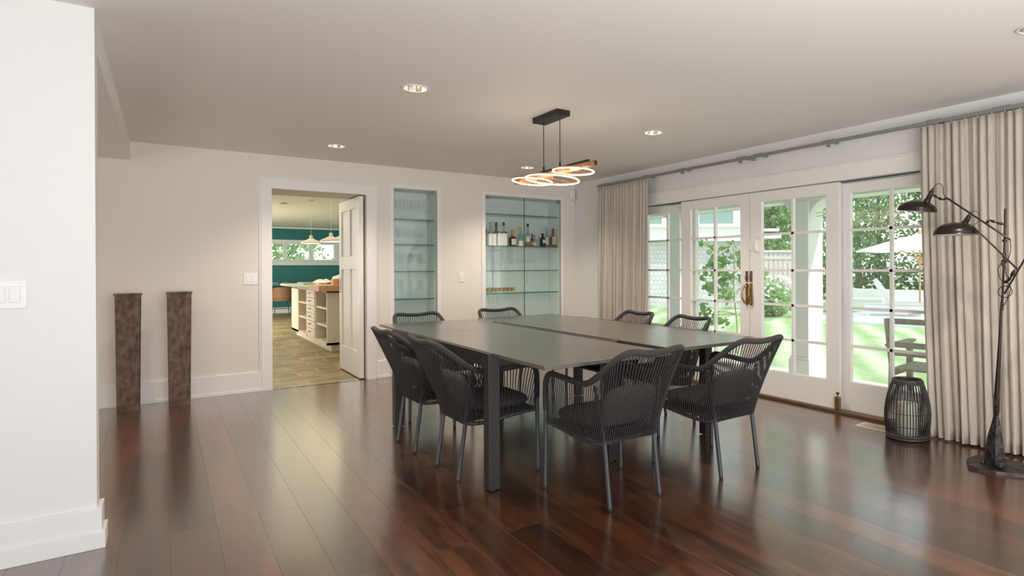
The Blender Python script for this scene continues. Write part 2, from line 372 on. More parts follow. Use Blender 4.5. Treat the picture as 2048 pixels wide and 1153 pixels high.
# right wall round the opening of the doors (Y 0.95 .. 5.53, z 0 .. 1.95)
Y0, Y1, ZD = 0.95, 5.53, 1.952
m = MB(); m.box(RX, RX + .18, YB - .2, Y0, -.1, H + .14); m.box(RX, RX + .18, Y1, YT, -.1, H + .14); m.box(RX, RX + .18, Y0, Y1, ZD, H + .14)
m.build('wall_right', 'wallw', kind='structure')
# wall end on the left with its own face towards us, lower ceiling of the alcove behind
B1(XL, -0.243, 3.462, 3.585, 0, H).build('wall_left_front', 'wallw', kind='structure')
B1(XL, -0.243, 3.585, D, 2.217, H).build('ceiling_alcove', 'ceil', kind='structure')
# mouldings
m = MB()
m.box(XL, -0.243 + .018, 3.462 - .018, 3.462, 0, .175); m.box(XL, -0.243 + .030, 3.462 - .030, 3.462 - .018, 0, .075)
m.box(-.243, -.243 + .018, 3.462, 3.585, 0, .175); m.box(-.243 + .018, -.243 + .030, 3.462 - .018, 3.585, 0, .075)
m.build('baseboard_left', 'platew', kind='structure', bevel=0.002)
m = MB()
for x0, x1 in ((XL, .783), (1.905, 2.05), (2.66, 3.18), (4.39, RX)):
    m.box(x0, x1, D - .016, D, 0, .195); m.box(x0, x1, D - .024, D - .016, 0, .03)
m.build('baseboard_back', 'trim', kind='structure', bevel=0.002)
m = MB(); m.box(RX - .016, RX, 5.66, D - .02, 0, .175); m.box(RX - .016, RX, YB, .83, 0, .175)
m.build('baseboard_right', 'trim', kind='structure', bevel=0.002)
m = MB()                                            # doorway casing and jamb
m.box(.783, .880, D - .02, D, 0, 2.044); m.box(1.800, 1.900, D - .02, D, 0, 2.044); m.box(.783, 1.900, D - .02, D, 2.044, 2.14)
m.box(.766, .783, D - .012, D, 0, 2.155); m.box(1.900, 1.917, D - .012, D, 0, 2.155); m.box(.783, 1.9, D - .012, D, 2.14, 2.155)
m.build('trim_1', 'trim', kind='structure', bevel=0.0015)
m = MB()                                            # casing round the garden doors
m.box(RX - .02, RX, Y0 - .1, Y1 + .1, ZD, 2.087); m.box(RX - .02, RX, Y1, Y1 + .1, 0, ZD); m.box(RX - .02, RX, Y0 - .1, Y0, 0, ZD)
m.box(RX - .028, RX - .02, Y0 - .1, Y1 + .1, 2.075, 2.09)
m.build('trim_2', 'trim', kind='structure', bevel=0.0015)
m = MB(); m.box(RX - .035, RX + .01, Y0, Y1, 0, .022); m.box(RX + .01, RX + .18, Y0, Y1, -.02, .012)
m.build('trim_3', 'bronze', kind='structure', bevel=0.003)

# ------------------------------------------------------------------ garden doors: two middle leaves in front, two outer ones behind
def leaf(name, ya, yb, gx, ga, gb, slot=False):
    """leaf between ya..yb on the plane X=gx, glass ga..gb"""
    t = thing(name, None, None, (gx, (ya + yb) / 2, .024), kind='structure')
    zt, g0, g1 = 1.943, .262, 1.850
    top = 1.930 if slot else zt
    m = MB(); m.box(gx, gx + .042, ya, ga, .024, top); m.box(gx, gx + .042, gb, yb, .024, top); m.box(gx, gx + .042, ga, gb, .024, g0); m.box(gx, gx + .042, ga, gb, g1, top)
    m.build('door_frame', 'trim', t, world=True, bevel=0.002)
    m = MB(); mid = (ga + gb) / 2
    m.box(gx + .006, gx + .036, mid - .012, mid + .012, g0, g1)
    for z in (1.536, 1.197, .880, .563): m.box(gx + .006, gx + .036, ga, gb, z - .011, z + .011)
    m.build('muntin_grid', 'trim', t, world=True)
    B1(gx + .019, gx + .023, ga, gb, g0, g1).build('glass_pane', 'glass', t, world=True)
    return t
d2 = leaf('door_2', 4.590, 5.525, RX + .055, 4.705, 5.395, True)
d3 = leaf('door_3', 3.818, 4.765, RX + .004, 3.930, 4.622)
d4 = leaf('door_4', 2.862, 3.812, RX + .004, 2.985, 3.672)
d5 = leaf('door_5', 1.960, 2.925, RX + .055, 2.100, 2.790, True)
d6 = leaf('door_6', 0.955, 1.975, RX + .004, 1.090, 1.840)
B1(RX + .06, RX + .16, Y0, Y1, 1.945, ZD).build('trim_4', 'blk', kind='structure')
m = MB()
for d, y, sgn in ((d3, 3.842, 1), (d4, 3.790, -1)):
    X = RX - .006
    h = MB(); h.box(X - .004, X + .012, y - .012, y + .012, .86, 1.07); h.box(X - .006, X - .003, y - .008, y + .008, .88, 1.05)
    pts = spline([(X, y, .885), (X - .022, y + sgn * .004, .885), (X - .045, y + sgn * .012, .92), (X - .052, y + sgn * .014, .965), (X - .045, y + sgn * .012, 1.01), (X - .022, y + sgn * .004, 1.045), (X, y, 1.045)], 5)
    h.tube(pts, .009, 8)
    h.lathe([(.013, -.012), (.016, 0), (.013, .012)], (X - .02, y, .887), 12); h.lathe([(.013, -.012), (.016, 0), (.013, .012)], (X - .02, y, 1.043), 12)
    h.build('door_pull', 'brass', d, world=True, smooth=True)
    e = MB(); e.box(X - .004, X + .012, y - .011, y + .011, 1.085, 1.19); e.tube([(X - .004, y, 1.11), (X - .02, y, 1.11), (X - .022, y, 1.14)], .005, 6)
    e.build('deadbolt', 'bronze', d, world=True)
e = MB(); e.box(RX - .022, RX + .006, 3.70, 3.745, 1.375, 1.475); e.box(RX - .03, RX - .02, 3.712, 3.732, 1.385, 1.46)
e.build('alarm_contact', 'plate', d4, world=True, bevel=.004)
e = MB(); e.box(RX - .014, RX + .006, 3.795, 3.82 - .009, 1.39, 1.45)
e.build('alarm_magnet', 'plate', d4, world=True, bevel=.003)
e = MB(); e.lathe([(.006, 0), (.006, .006)], (0, 0, 0), 10, Matrix.Rotation(-PI / 2, 4, 'Y')); e.v = [(v[0] + RX, v[1] + 3.71, v[2] + 1.505) for v in e.v]
e.build('screw_plug', 'grey', d4, world=True)
e = MB(); e.box(RX - .03, RX + .006, 2.845, 2.885, .030, .135); e.box(RX - .032, RX - .028, 2.852, 2.878, .035, .130)
e.build('floor_bolt', 'brass', d4, world=True, bevel=.002)
e = MB(); e.tube([(RX - .015, 2.865, .13), (RX - .015, 2.865, .158)], .004, 8); e.lathe([(.006, .155), (.015, .163), (.015, .168), (.004, .172)], (RX - .015, 2.865, 0), 10)
e.build('bolt_knob', 'blk', d4, world=True)

# ------------------------------------------------------------------ kitchen door, standing open
t = thing('door_1', None, None, (1.756, 6.9, .01), kind='structure')
m = MB(); xa, xb = 1.734, 1.778; ya, yb = 6.905, 7.845; st = .115
m.box(xa, xb, ya, ya + st, .012, 2.03); m.box(xa, xb, yb - st, yb, .012, 2.03)
m.box(xa, xb, ya + st, yb - st, .012, .30); m.box(xa, xb, ya + st, yb - st, 1.22, 1.37); m.box(xa, xb, ya + st, yb - st, 1.91, 2.03)
mid = (ya + yb) / 2; m.box(xa, xb, mid - .055, mid + .055, .30, 1.22); m.box(xa, xb, mid - .055, mid + .055, 1.37, 1.91)
m.build('door_leaf', 'trim', t, world=True, bevel=.002)
B1(xa + .014, xb - .014, ya + st, yb - st, .29, 1.92).build('door_panel', 'trim', t, world=True)
m = MB(); m.box(xa - .004, xa, yb - .075, yb - .03, .93, 1.12)
m.build('lock_plate', 'rod', t, world=True)

# ------------------------------------------------------------------ recessed lights
for i, (x, y) in enumerate(LIGHTS):
    lab = ('recessed ceiling light nearest us, left of the pendant', 'recessed ceiling light above the kitchen doorway', 'recessed ceiling light between pendant and curtain track', 'recessed ceiling light just behind the pendant rings', 'recessed ceiling light at the top right edge of the picture')[i]
    t = thing('recessed_light', lab, 'ceiling light', (x, y, H), group='recessed ceiling lights')
    MB().lathe([(.074, .004), (.088, .001), (.090, -.004), (.086, -.006), (.074, -.004), (.074, .004)], (0, 0, 0), 32, cap=False).build('trim_ring', 'trim', t, smooth=True)
    MB().lathe([(.074, 0), (.070, .03), (.058, .07), (.040, .095)], (0, 0, 0), 32, cap=False).build('reflector', 'chrome', t, smooth=True)
    MB().lathe([(.001, .060), (.022, .062), (.032, .075), (.034, .098), (.002, .10)], (0, 0, 0), 20).build('bulb', 'bulb', t, smooth=True)
for x, y in LIGHTS:
    l = bpy.data.lights.new('recessed_lamp_light', 'SPOT'); l.energy = 62; l.color = (1.0, 0.86, 0.68); l.spot_size = math.radians(125); l.spot_blend = 1.0; l.shadow_soft_size = .05
    o = bpy.data.objects.new('recessed_lamp_light', l); COL.objects.link(o); o.location = (x, y, H - .012)
for (x, y) in ((-.75, 5.4), (-1.6, 4.4)):
    l = bpy.data.lights.new('alcove_lamp_light', 'SPOT'); l.energy = 14; l.color = (1.0, 0.82, 0.58); l.spot_size = math.radians(140); l.spot_blend = .8; l.shadow_soft_size = .05
    o = bpy.data.objects.new('alcove_lamp_light', l); COL.objects.link(o); o.location = (x, y, 2.2)
    
# ------------------------------------------------------------------ pendant
t = thing('pendant_light', 'three glowing ring pendant lamp with a wooden bar on a black ceiling canopy', 'pendant lamp', (2.345, 3.85, H))
MB().box(2.29, 2.405, 3.675, 4.03, H - .042, H).build('canopy', 'blk', t, world=True, bevel=.003)
for y in (3.955, 3.722):
    m = MB(); m.tube([(2.345, y, H - .04), (2.345, y, 1.975)], .0032, 6); m.lathe([(.008, 1.97), (.008, 2.0), (.003, 2.01)], (2.345, y, 0), 10)
    m.build('suspension_rod', 'blk', t, world=True)
B1(2.336, 2.354, 3.35, 3.99, 1.958, 1.974).build('mounting_bar', 'blk', t, world=True, bevel=.002)
def plank(u, v):
    y = 3.27 + u * 1.15; w = .055 * math.sqrt(max(0.06, 1 - abs(2 * u - 1) ** 5)); a = v * 2 * PI
    return (2.345 + w * math.cos(a), y, 1.938 + .018 * math.sin(a))
m = MB(); m.grid(plank, 24, 12); m.build('wooden_bar', 'wood', t, world=True, smooth=True)
for cy, z, r, tx, ty in ((4.13, 1.915, .158, 0, 4), (3.83, 1.893, .201, 0, 4), (3.545, 1.918, .147, 0, 2)):
    Mx = Matrix.Rotation(math.radians(tx), 4, 'X') @ Matrix.Rotation(math.radians(ty), 4, 'Y')
    ring = MB(); led = MB()
    P = [Mx @ Vector((r * math.cos(2 * PI * k / 64), r * math.sin(2 * PI * k / 64), 0)) + Vector((2.345, cy, z)) for k in range(64)]
    ring.tube([p + Vector((0, 0, .006)) for p in P], .0055, 8, closed=True)
    led.tube([p + Vector((0, 0, -.003)) for p in P], .0048, 8, closed=True)
    ro = ring.build('ring_frame', 'wood', t, world=True, smooth=True)
    led.build('led_strip', 'led', ro, world=True, smooth=True)
    s_ = MB(); s_.tube([(2.345, cy, 1.925), (2.345, cy + .01, z + .004)], .006, 8); s_.tube([Mx @ Vector((-r, 0, .005)) + Vector((2.345, cy, z)), Mx @ Vector((r, 0, .005)) + Vector((2.345, cy, z))], .0025, 6)
    s_.build('ring_bracket', 'wood', t, world=True)
for cy, z, r in ((4.13, 1.88, .168), (3.83, 1.87, .203), (3.545, 1.885, .147)):
    l = bpy.data.lights.new('ring_glow', 'POINT'); l.energy = 1.6; l.color = (1, .82, .6); l.shadow_soft_size = .12
    o = bpy.data.objects.new('ring_glow', l); COL.objects.link(o); o.location = (2.345, cy, z - .03)

# ------------------------------------------------------------------ tables
def table(x0, x1, y0, y1, lx0, lx1, ly0, ly1, jy, label):
    t = thing('dining_table', label, 'table', ((x0 + x1) / 2, (y0 + y1) / 2, 0), group='dining tables pushed together')
    Z = .757; a = .068
    for x, y in ((x0, y0), (x1 - a, y0), (x0, y1 - a), (x1 - a, y1 - a)):
        lg = B1(x, x + a, y, y + a, .006, Z).build('leg', 'tframe', t, world=True, bevel=.003)
        MB().lathe([(.018, 0), (.018, .006)], (x + a / 2 - .0, y + a / 2, 0), 12).build('foot_pad', 'pad', lg, world=True)
    m = MB(); ap = .075
    m.box(x0, x0 + .03, y0 + a, y1 - a, Z - ap, Z); m.box(x1 - .03, x1, y0 + a, y1 - a, Z - ap, Z)
    m.box(x0 + a, x1 - a, y0 + .01, y0 + .035, Z - ap, Z - .022); m.box(x0 + a, x1 - a, y1 - .035, y1 - .01, Z - ap, Z - .022)
    m.build('apron', 'tframe', t, world=True, bevel=.002)
    B1(lx0, lx1, ly0, jy - .0022, Z - .019, Z + .0012).build('tabletop', 'table', t, world=True, bevel=.0015)
    B1(lx0, lx1, jy + .0022, ly1, Z - .019, Z + .0012).build('tabletop', 'table', t, world=True, bevel=.0015)
table(1.425, 2.318, 3.000, 4.72, 1.457, 2.276, 2.455, 5.165, 4.25, 'charcoal extending table nearer the kitchen doorway, left of the pair')
table(2.322, 3.232, 3.050, 4.80, 2.370, 3.192, 2.540, 5.225, 3.49, 'charcoal extending table nearer the garden doors, right of the pair')

# ------------------------------------------------------------------ rope chair (faces +y in its own frame)
def make_chair(label, group):
    t = thing('rope_armchair', label, 'chair', (0, 0, 0), group=group)
    Uh = [(-.262, .232, .44), (-.263, .232, .54), (-.262, .226, .605), (-.256, .190, .642), (-.252, .08, .640), (-.246, -.05, .632), (-.240, -.135, .636), (-.232, -.205, .672), (-.220, -.285, .733), (-.207, -.352, .785), (-.182, -.392, .812), (-.135, -.402, .816), (-.07, -.402, .808), (0, -.402, .805)]
    U = Uh + [(-x, y, z) for x, y, z in Uh[-2::-1]]
    up = spline(U, 5)
    m = MB(); m.tube(up, .0165, 10); m.build('armrest', 'wrap', t, smooth=True)
    Lh = [(-.258, .225, .372), (-.250, .12, .362), (-.232, .0, .343), (-.205, -.11, .326), (-.172, -.180, .328), (-.10, -.192, .333), (0, -.195, .335)]
    Lw = Lh + [(-x, y, z) for x, y, z in Lh[-2::-1]]
    lo = spline(Lw, 8)
    m = MB(); m.tube(lo, .012, 8); m.tube([(-.258, .225, .372), (.258, .225, .372)], .011, 8)
    for y in (-.08, .06): m.tube([(-.22, y, .35), (.22, y, .35)], .007, 6)
    m.build('seat_frame', 'leg', t, smooth=True)
    # legs: straight posts at the front, splayed at the back
    for s in (-1, 1):
        f = MB(); f.tube([(s * .268, .234, .012), (s * .262, .232, .45)], .0125, 10); fl = f.build('leg', 'leg', t, smooth=True)
        MB().tube([(s * .268, .234, 0), (s * .268, .234, .014)], .0115, 10).build('foot_cap', 'foot', fl)
        r = MB(); r.tube([(s * .167, -.233, .012), (s * .166, -.188, .335), (s * .180, -.190, .40), (s * .222, -.182, .628)], .0125, 10, taper=[.0125, .0125, .011, .0095]); rl = r.build('leg', 'leg', t, smooth=True)
        MB().tube([(s * .167, -.234, 0), (s * .167, -.233, .014)], .0115, 10).build('foot_cap', 'foot', rl)
    # ropes from the arm and back rail down to the seat frame
    n = 98
    upc = [p for p in up if p.z > .50 or p.y < .2]
    A = resample([Vector(p) for p in upc], n); Bq = resample([Vector(p) for p in lo], n)
    w = MB(); rnd = random.Random(3)
    for i in range(n):
        a, b = A[i], Bq[i]; mid = a.lerp(b, .5)
        out = Vector((a.x, a.y + .02, 0)); out = out.normalized() * .012 if out.length > .01 else Vector((0, 0, 0))
        o1 = Vector((out.x, out.y, 0))
        k = rnd.uniform(-.0016, .0016)
        w.tube([a + o1 * 1.25 + Vector((0, 0, .004)), a.lerp(b, .33) + o1 * .8 + Vector((k, k, 0)), a.lerp(b, .7) + o1 * .7 - Vector((k, k, 0)), b + o1 * 1.1 - Vector((0, 0, .006))], .0031, 5, cap=False)
    w.build('rope_weave', 'rope', t, smooth=True)
    s2 = MB()
    for i in range(34):
        x = -.225 + .45 * i / 33; s2.tube([(x, .232, .372), (x, .0, .357), (x * .86, -.185, .345)], .0036, 5, cap=False)
    s2.build('seat_weave', 'rope', t, smooth=True)
    def cush(hx, y0, y1, z0, th):
        def fn(u, v):
            a = u * 2 * PI; b = (v - .5) * PI
            ca, sa = math.cos(a), math.sin(a); e = .45
            px = math.copysign(abs(ca) ** e, ca); py = math.copysign(abs(sa) ** e, sa); cb = math.cos(b) ** .35; sb = math.sin(b)
            yy = (y0 + y1) / 2 + py * cb * (y1 - y0) / 2; taper = 1 - .16 * max(0, (0.05 - yy)) / .2
            return (px * cb * hx * taper, yy, z0 + th / 2 + sb * th / 2)
        return MB().grid(fn, 36, 12)
    cush(.228, -.165, .235, .384, .075).build('seat_cushion', 'cushion', t, smooth=True)
    bc = cush(.195, -.115, .115, 0, .07)
    Mb = Matrix.Translation((0, -.200, .49)) @ Matrix.Rotation(math.radians(-66), 4, 'X')
    bc.v = [tuple(Mb @ Vector(v)) for v in bc.v]
    bc.build('back_cushion', 'cushion', t, smooth=True)
    return t
G = 'rope armchairs round the joined tables'
chair = make_chair('dark rope armchair on the near side of the left table, in front centre', G)
chair.location = (1.972, 2.64, 0)
for x, y, rz, lab in (
    (2.748, 2.610, 0.02, 'dark rope armchair on the near side of the right table, nearest the floor lamp'),
    (1.590, 3.428, -PI / 2, 'dark rope armchair on the left side of the tables, beside the front table leg'),
    (1.563, 4.105, -PI / 2 + .02, 'dark rope armchair on the left side of the tables, nearer the kitchen doorway'),
    (3.122, 3.526, PI / 2, 'dark rope armchair with its back to the middle garden doors, second from the corner'),
    (3.105, 4.200, PI / 2, 'dark rope armchair with its back to the garden doors, nearer the left curtain'),
    (1.840, 4.985, PI, 'dark rope armchair at the far side, back against the narrow glass cabinet'),
    (2.675, 5.040, PI, 'dark rope armchair at the far side, in front of the bottle cabinet')):
    dup(chair, (x, y, 0), rz, lab, G)

# ------------------------------------------------------------------ sculptures: two tapered rusty steel troughs
def pylon(x0, x1, w0, label, y, h, rz, sx_):
    t = thing('steel_pylon', label, 'sculpture', ((x0 + x1) / 2, y, 0), rz, 'rusty steel pylons')
    hw0, hw1 = w0 / 2, w0 / 2 * 1.13; n = 24; dep = .075
    m = MB()
    def half(z): u = z / h; return hw0 + (hw1 - hw0) * u ** 1.1
    vs = []; fs = []
    for i in range(n + 1):
        z = h * i / n; w = half(z)
        for (x, yy) in ((-w, -.0), (-w + .006, -.006), (w - .006, -.006), (w, 0), (w, dep), (-w, dep)): vs.append((x, yy, z))
    for i in range(n):
        for k in range(6): fs.append((i * 6 + k, i * 6 + (k + 1) % 6, (i + 1) * 6 + (k + 1) % 6, (i + 1) * 6 + k))
    fs.append((5, 4, 3, 2, 1, 0)); m.add(vs, fs); m.build('shaft', 'rust', t)
    MB().box(-hw1 - .007, hw1 + .007, -.012, dep + .006, h - .004, h + .014).build('cap_plate', 'rust', t, bevel=.002)
    m = MB(); m.tube([(-hw0 * .7, -.006, h - .115), (hw0 * .7, -.006, h - .115)], .0018, 5); m.build('weld_seam', 'rust', t)
    MB().tube([(-hw0 * .8, -.006, .05), (hw0 * .8, -.006, .05)], .002, 5).build('weld_seam', 'rust', t)
pylon(-.336, -.170, .160, 'rust-brown steel pylon farther from the doorway, left of the two', 6.625, 1.005, 0.0, 1)
pylon(.028, .192, .160, 'mottled rusty steel pylon nearer the kitchen doorway, right of the two', 6.615, 1.010, 0.02, 1)

# ------------------------------------------------------------------ switches and sensors
def plate(cx, cz, w, h, gang, label, y, mt='plate', group=None):
    t = thing('light_switch', label, 'switch', (cx, y, cz))
    MB().box(cx - w / 2, cx + w / 2, y - .007, y, cz - h / 2, cz + h / 2).build('cover_plate', mt, t, world=True, bevel=.003)
    for g in range(gang):
        gx = cx + (g - (gang - 1) / 2) * .046
        MB().box(gx - .0165, gx + .0165, y - .011, y - .006, cz - .034, cz + .034).build('rocker', mt, t, world=True, bevel=.002)
plate(.694, 1.130, .12, .115, 2, 'double white light switch left of the kitchen doorway', D)
plate(2.905, 1.120, .072, .115, 1, 'single white light switch between the two glass cabinets', D)
plate(-.545, 1.127, .165, .120, 3, 'white triple switch plate on the near left wall, cut by the frame', 3.462, 'platew')
t = thing('motion_sensor', 'white motion sensor high in the corner above the smaller wall box', 'sensor', (4.50, D, 2.25))
m = MB(); m.box(4.472, 4.548, D - .05, D, 2.17, 2.30); m.build('housing', 'plate', t, world=True, bevel=.012)
MB().box(4.485, 4.535, D - .054, D - .048, 2.185, 2.235).build('sensor_window', 'trim', t, world=True, bevel=.004)
m = MB().box(4.483, 4.540, D - .022, D, 2.085, 2.145); o = m.build('wall_box', 'plate', loc=(4.51, D, 2.115), bevel=.004)
tag(o, 'small white square box on the wall under the motion sensor', 'wall box')

# ------------------------------------------------------------------ curtain track and curtains
t = thing('curtain_track', 'long grey curtain track over the garden doors', 'curtain rail', (4.43, 3.3, 2.26))
B1(4.421, 4.441, .4, 6.14, 2.248, 2.276).build('rail', 'rod', t, world=True, bevel=.003)
for y in (6.0, 5.2, 4.617, 3.80, 3.60, 2.87, 2.03, 1.6):
    m = MB(); m.box(4.43, RX, y - .014, y + .014, 2.262, 2.282); m.box(4.425, 4.437, y - .05, y + .05, 2.276, 2.282)
    m.build('bracket', 'rod', t, world=True)
for y in (4.60, 3.808, 3.646, 2.87):
    MB().box(4.416, 4.446, y - .013, y + .013, 2.222, 2.25).build('glider_stop', 'rod', t, world=True, bevel=.003)
def curtain(y0, y1, label, seed, spread_bottom=(0, 0)):
    rnd = random.Random(seed); Wd = y1 - y0; ph = [rnd.uniform(0, 6.28) for _ in range(6)]
    ztop, zbot = 2.238, .014; nu = int(Wd * 260); nf = Wd / .058
    def fn(u, v):
        z = zbot + (ztop - zbot) * v
        s = 1 - v
        uu = u + .006 * math.sin(9 * u + ph[0] + 2 * v) / Wd
        y = y0 + Wd * uu + spread_bottom[0] * s ** 1.5 * (1 - u) + spread_bottom[1] * s ** 1.5 * u
        a = 2 * PI * nf * uu + .7 * math.sin(5.3 * uu + ph[1]) * 3 + .5 * math.sin(2.2 * v + ph[2] + uu * 17)
        b = 2 * PI * nf * .43 * uu + ph[3] + .6 * math.sin(3 * v + ph[4])
        amp = .015 + .013 * s
        x = 4.432 + amp * math.sin(a) + .014 * s ** .7 * math.sin(b) + .006 * math.sin(2.3 * a + ph[5])
        y += .010 * math.cos(a)
        return (x, y, z)
    m = MB(); m.grid(fn, nu, 26)
    t = thing('curtain', label, 'curtain', (4.43, (y0 + y1) / 2, 0), group='linen curtains')
    o = m.build('curtain_panel', 'linen', t, world=True, smooth=True)
    for p in o.data.polygons: p.use_smooth = True
    sm = o.modifiers.new('thick', 'SOLIDIFY'); sm.thickness = .0025
    h = MB()
    def fh(u, v):
        x, y, z = fn(u, v * .045); return (x - .0035, y, z)
    h.grid(fh, nu, 2); ho = h.build('bottom_hem', 'linen', t, world=True, smooth=True)
    hk = MB(); n = max(4, int(Wd / .08))
    for i in range(n):
        x, y, z = fn((i + .5) / n, 1); hk.tube([(x, y, z - .01), (4.431, y, 2.252)], .003, 5)
    hk.build('curtain_hooks', 'plate', t, world=True)
curtain(5.165, 6.125, 'beige linen curtain gathered in the far corner left of the garden doors', 5, (0.03, 0.02))
curtain(.80, 2.115, 'wide beige linen curtain behind the floor lamp, right of the garden doors', 9, (0.0, -.07))

# ------------------------------------------------------------------ floor vent
t = thing('floor_vent', 'flat cream metal floor vent beside the rattan lantern', 'vent', (4.36, 2.35, 0))
m = MB(); x0, x1, y0, y1 = 4.285, 4.425, 2.17, 2.555
m.box(x0, x0 + .02, y0, y1, 0, .005); m.box(x1 - .02, x1, y0, y1, 0, .005); m.box(x0 + .02, x1 - .02, y0, y0 + .02, 0, .005); m.box(x0 + .02, x1 - .02, y1 - .02, y1, 0, .005)
m.build('vent_frame', 'vent', t, world=True)
m = MB()
for i in range(26):
    y = y0 + .024 + i * .0134; m.box(x0 + .02, x1 - .02, y, y + .006, 0.0005, .003)
m.box(x0 + .068, x0 + .073, y0 + .02, y1 - .02, .0005, .0035)
m.build('louvre', 'vent', t, world=True)

# ------------------------------------------------------------------ rattan lantern with candle
LX, LY = 4.288, 2.150
t = thing('rattan_lantern', 'black rattan barrel lantern on the floor beside the curtain', 'lantern', (LX, LY, 0))
prof = [(0, .128), (.03, .137), (.09, .147), (.17, .150), (.25, .143), (.32, .128), (.37, .112), (.41, .098)]
def prad(z):
    for (a, ra), (b, rb) in zip(prof, prof[1:]):
        if z <= b: return ra + (rb - ra) * (z - a) / (b - a)
    return prof[-1][1]
m = MB()
for i in range(44):
    a = 2 * PI * i / 44 + .02 * math.sin(i * 7.1); m.tube([(prad(z) * math.cos(a + .03 * math.sin(i + z * 9)), prad(z) * math.sin(a), z) for z in (.012, .06, .12, .18, .24, .30, .35, .405)], .0042, 6)
m.build('rattan_ribs', 'rattan', t, smooth=True)
def torus(m, r, z, rr, n=48, cx=0, cy=0, wob=0): m.tube([(cx + r * math.cos(2 * PI * k / n), cy + r * math.sin(2 * PI * k / n), z + wob * math.sin(k * 2.6)) for k in range(n)], rr, 8, closed=True)
m = MB(); torus(m, .134, .012, .011); torus(m, .138, .030, .008, wob=.003); torus(m, .128, .014, .008)
m.build('base_hoop', 'rattan', t, smooth=True)
m = MB(); torus(m, .098, .408, .008, wob=.003); torus(m, .100, .396, .007, wob=.003); torus(m, .092, .414, .006, wob=.004)
for i in range(44): a = 2 * PI * i / 44; m.tube([(.098 * math.cos(a), .098 * math.sin(a), .40), (.090 * math.cos(a), .090 * math.sin(a), .424)], .0042, 5)
m.build('top_hoop', 'rattan', t, smooth=True)
m = MB()
for z in (.10, .19, .29): torus(m, prad(z) - .005, z, .0022)
m.build('binding_wire', 'rattan', t)
MB().lathe([(.12, .012), (.12, .022)], (0, 0, 0), 32).build('base_board', 'rattan', t)
MB().lathe([(.083, .024), (.083, .30), (.081, .30), (.081, .026)], (0, 0, 0), 32, cap=False).build('glass_cylinder', 'cglass', t, smooth=True)
t = thing('pillar_candle', 'thick cream pillar candle standing inside the rattan lantern', 'candle', (LX - .0, LY, .022))
MB().lathe([(.064, .0), (.066, .003), (.066, .225), (.060, .230), (.012, .222)], (0, 0, 0), 32).build('wax', 'candle', t, smooth=True)
MB().tube([(0, 0, .22), (.001, .001, .237)], .0015, 5).build('wick', 'blk', t)

# ------------------------------------------------------------------ floor lamp
FX = 4.08
t = thing('floor_lamp', 'tall blackened iron floor lamp with two dome shades before the right curtain', 'floor lamp', (FX, 1.50, 0))
def P(y, z, dx=0): return (FX + dx, y, z)
m = MB()
ang = [(.17, 10), (.185, 55), (.16, 100), (.19, 150), (.165, 200), (.20, 250), (.18, 300), (.175, 335)]
vs = [(FX + r * math.cos(math.radians(a)), 1.505 + r * math.sin(math.radians(a)), 0) for r, a in ang]; k = len(vs)
vs += [(FX + (x - FX) * .96, 1.505 + (y - 1.505) * .96, .020) for x, y, z in vs]
m.add(vs, [tuple(range(k - 1, -1, -1)), tuple(range(k, 2 * k))] + [(i, (i + 1) % k, k + (i + 1) % k, k + i) for i in range(k)])
m.build('base_plate', 'iron', t, world=True)
m = MB()
def poly(c, r, z, n=6, rot=.4): return [(c[0] + r * math.cos(2 * PI * i / n + rot), c[1] + r * math.sin(2 * PI * i / n + rot), z) for i in range(n)]
rings = [poly((FX, 1.511), .066, .018), poly((FX, 1.511), .056, .10), poly((FX, 1.512), .046, .175), poly((FX, 1.506), .026, .27), poly((FX, 1.504), .015, .32)]
vs = [v for r in rings for v in r]; n = 6
m.add(vs, [tuple(range(n - 1, -1, -1)), tuple(4 * n + i for i in range(n))] + [(i * n + j, i * n + (j + 1) % n, (i + 1) * n + (j + 1) % n, (i + 1) * n + j) for i in range(4) for j in range(n)])
co = m.build('cone_foot', 'iron', t, world=True)
for x, y in ((FX - .055, 1.56), (FX - .07, 1.46)): MB().lathe([(.009, 0), (.012, .01), (.006, .022)], (x, y, .018), 6).build('base_nut', 'iron', t, world=True)
m = MB(); m.tube([P(1.504, .315), P(1.503, .35), P(1.502, .44)], .018, 6, taper=[.015, .0185, .018]); m.build('collar', 'iron', t, world=True)
m = MB(); m.tube([P(1.502, .43), P(1.493, .596), P(1.485, .75), P(1.476, .964), P(1.468, 1.05)], .01, 8, taper=[.0155, .012, .0095, .0075, .0068])
m.tube([P(1.470, .96), P(1.466, 1.116), P(1.460, 1.268), P(1.456, 1.419), P(1.453, 1.576)], .0068, 8)
m.build('pole', 'ironsm', t, world=True, smooth=True)
m = MB(); m.tube([P(1.774, 1.668, -.02), P(1.420, 1.387, -.02)], .0058, 8); m.build('arm', 'ironsm', t, world=True, smooth=True)
m = MB(); m.tube([P(1.598, 1.462, -.045), P(1.372, 1.207, -.045)], .0055, 8); m.build('arm', 'ironsm', t, world=True, smooth=True)
m = MB(); m.tube([P(1.452, 1.062, -.02), P(1.30, 1.36, -.02)], .0055, 8); m.build('arm', 'ironsm', t, world=True, smooth=True)
def joint(pts, r=.009):
    m = MB()
    for a, b in zip(pts, pts[1:]):
        a = Vector(a); b = Vector(b); m.tube([a, a.lerp(b, .15), a.lerp(b, .3), a.lerp(b, .7), a.lerp(b, .85), b], r, 8, taper=[r * .45, r * .5, r, r, r * .5, r * .45])
    m.build('swivel_joint', 'ironsm', t, world=True, smooth=True)
joint([P(1.866, 1.700, -.02), P(1.835, 1.678, -.02), P(1.800, 1.660, -.02), P(1.778, 1.672, -.02)], .0085)
joint([P(1.552, 1.494, -.02), P(1.529, 1.512, -.02), P(1.497, 1.494, -.02), P(1.456, 1.481, 0)], .0085)
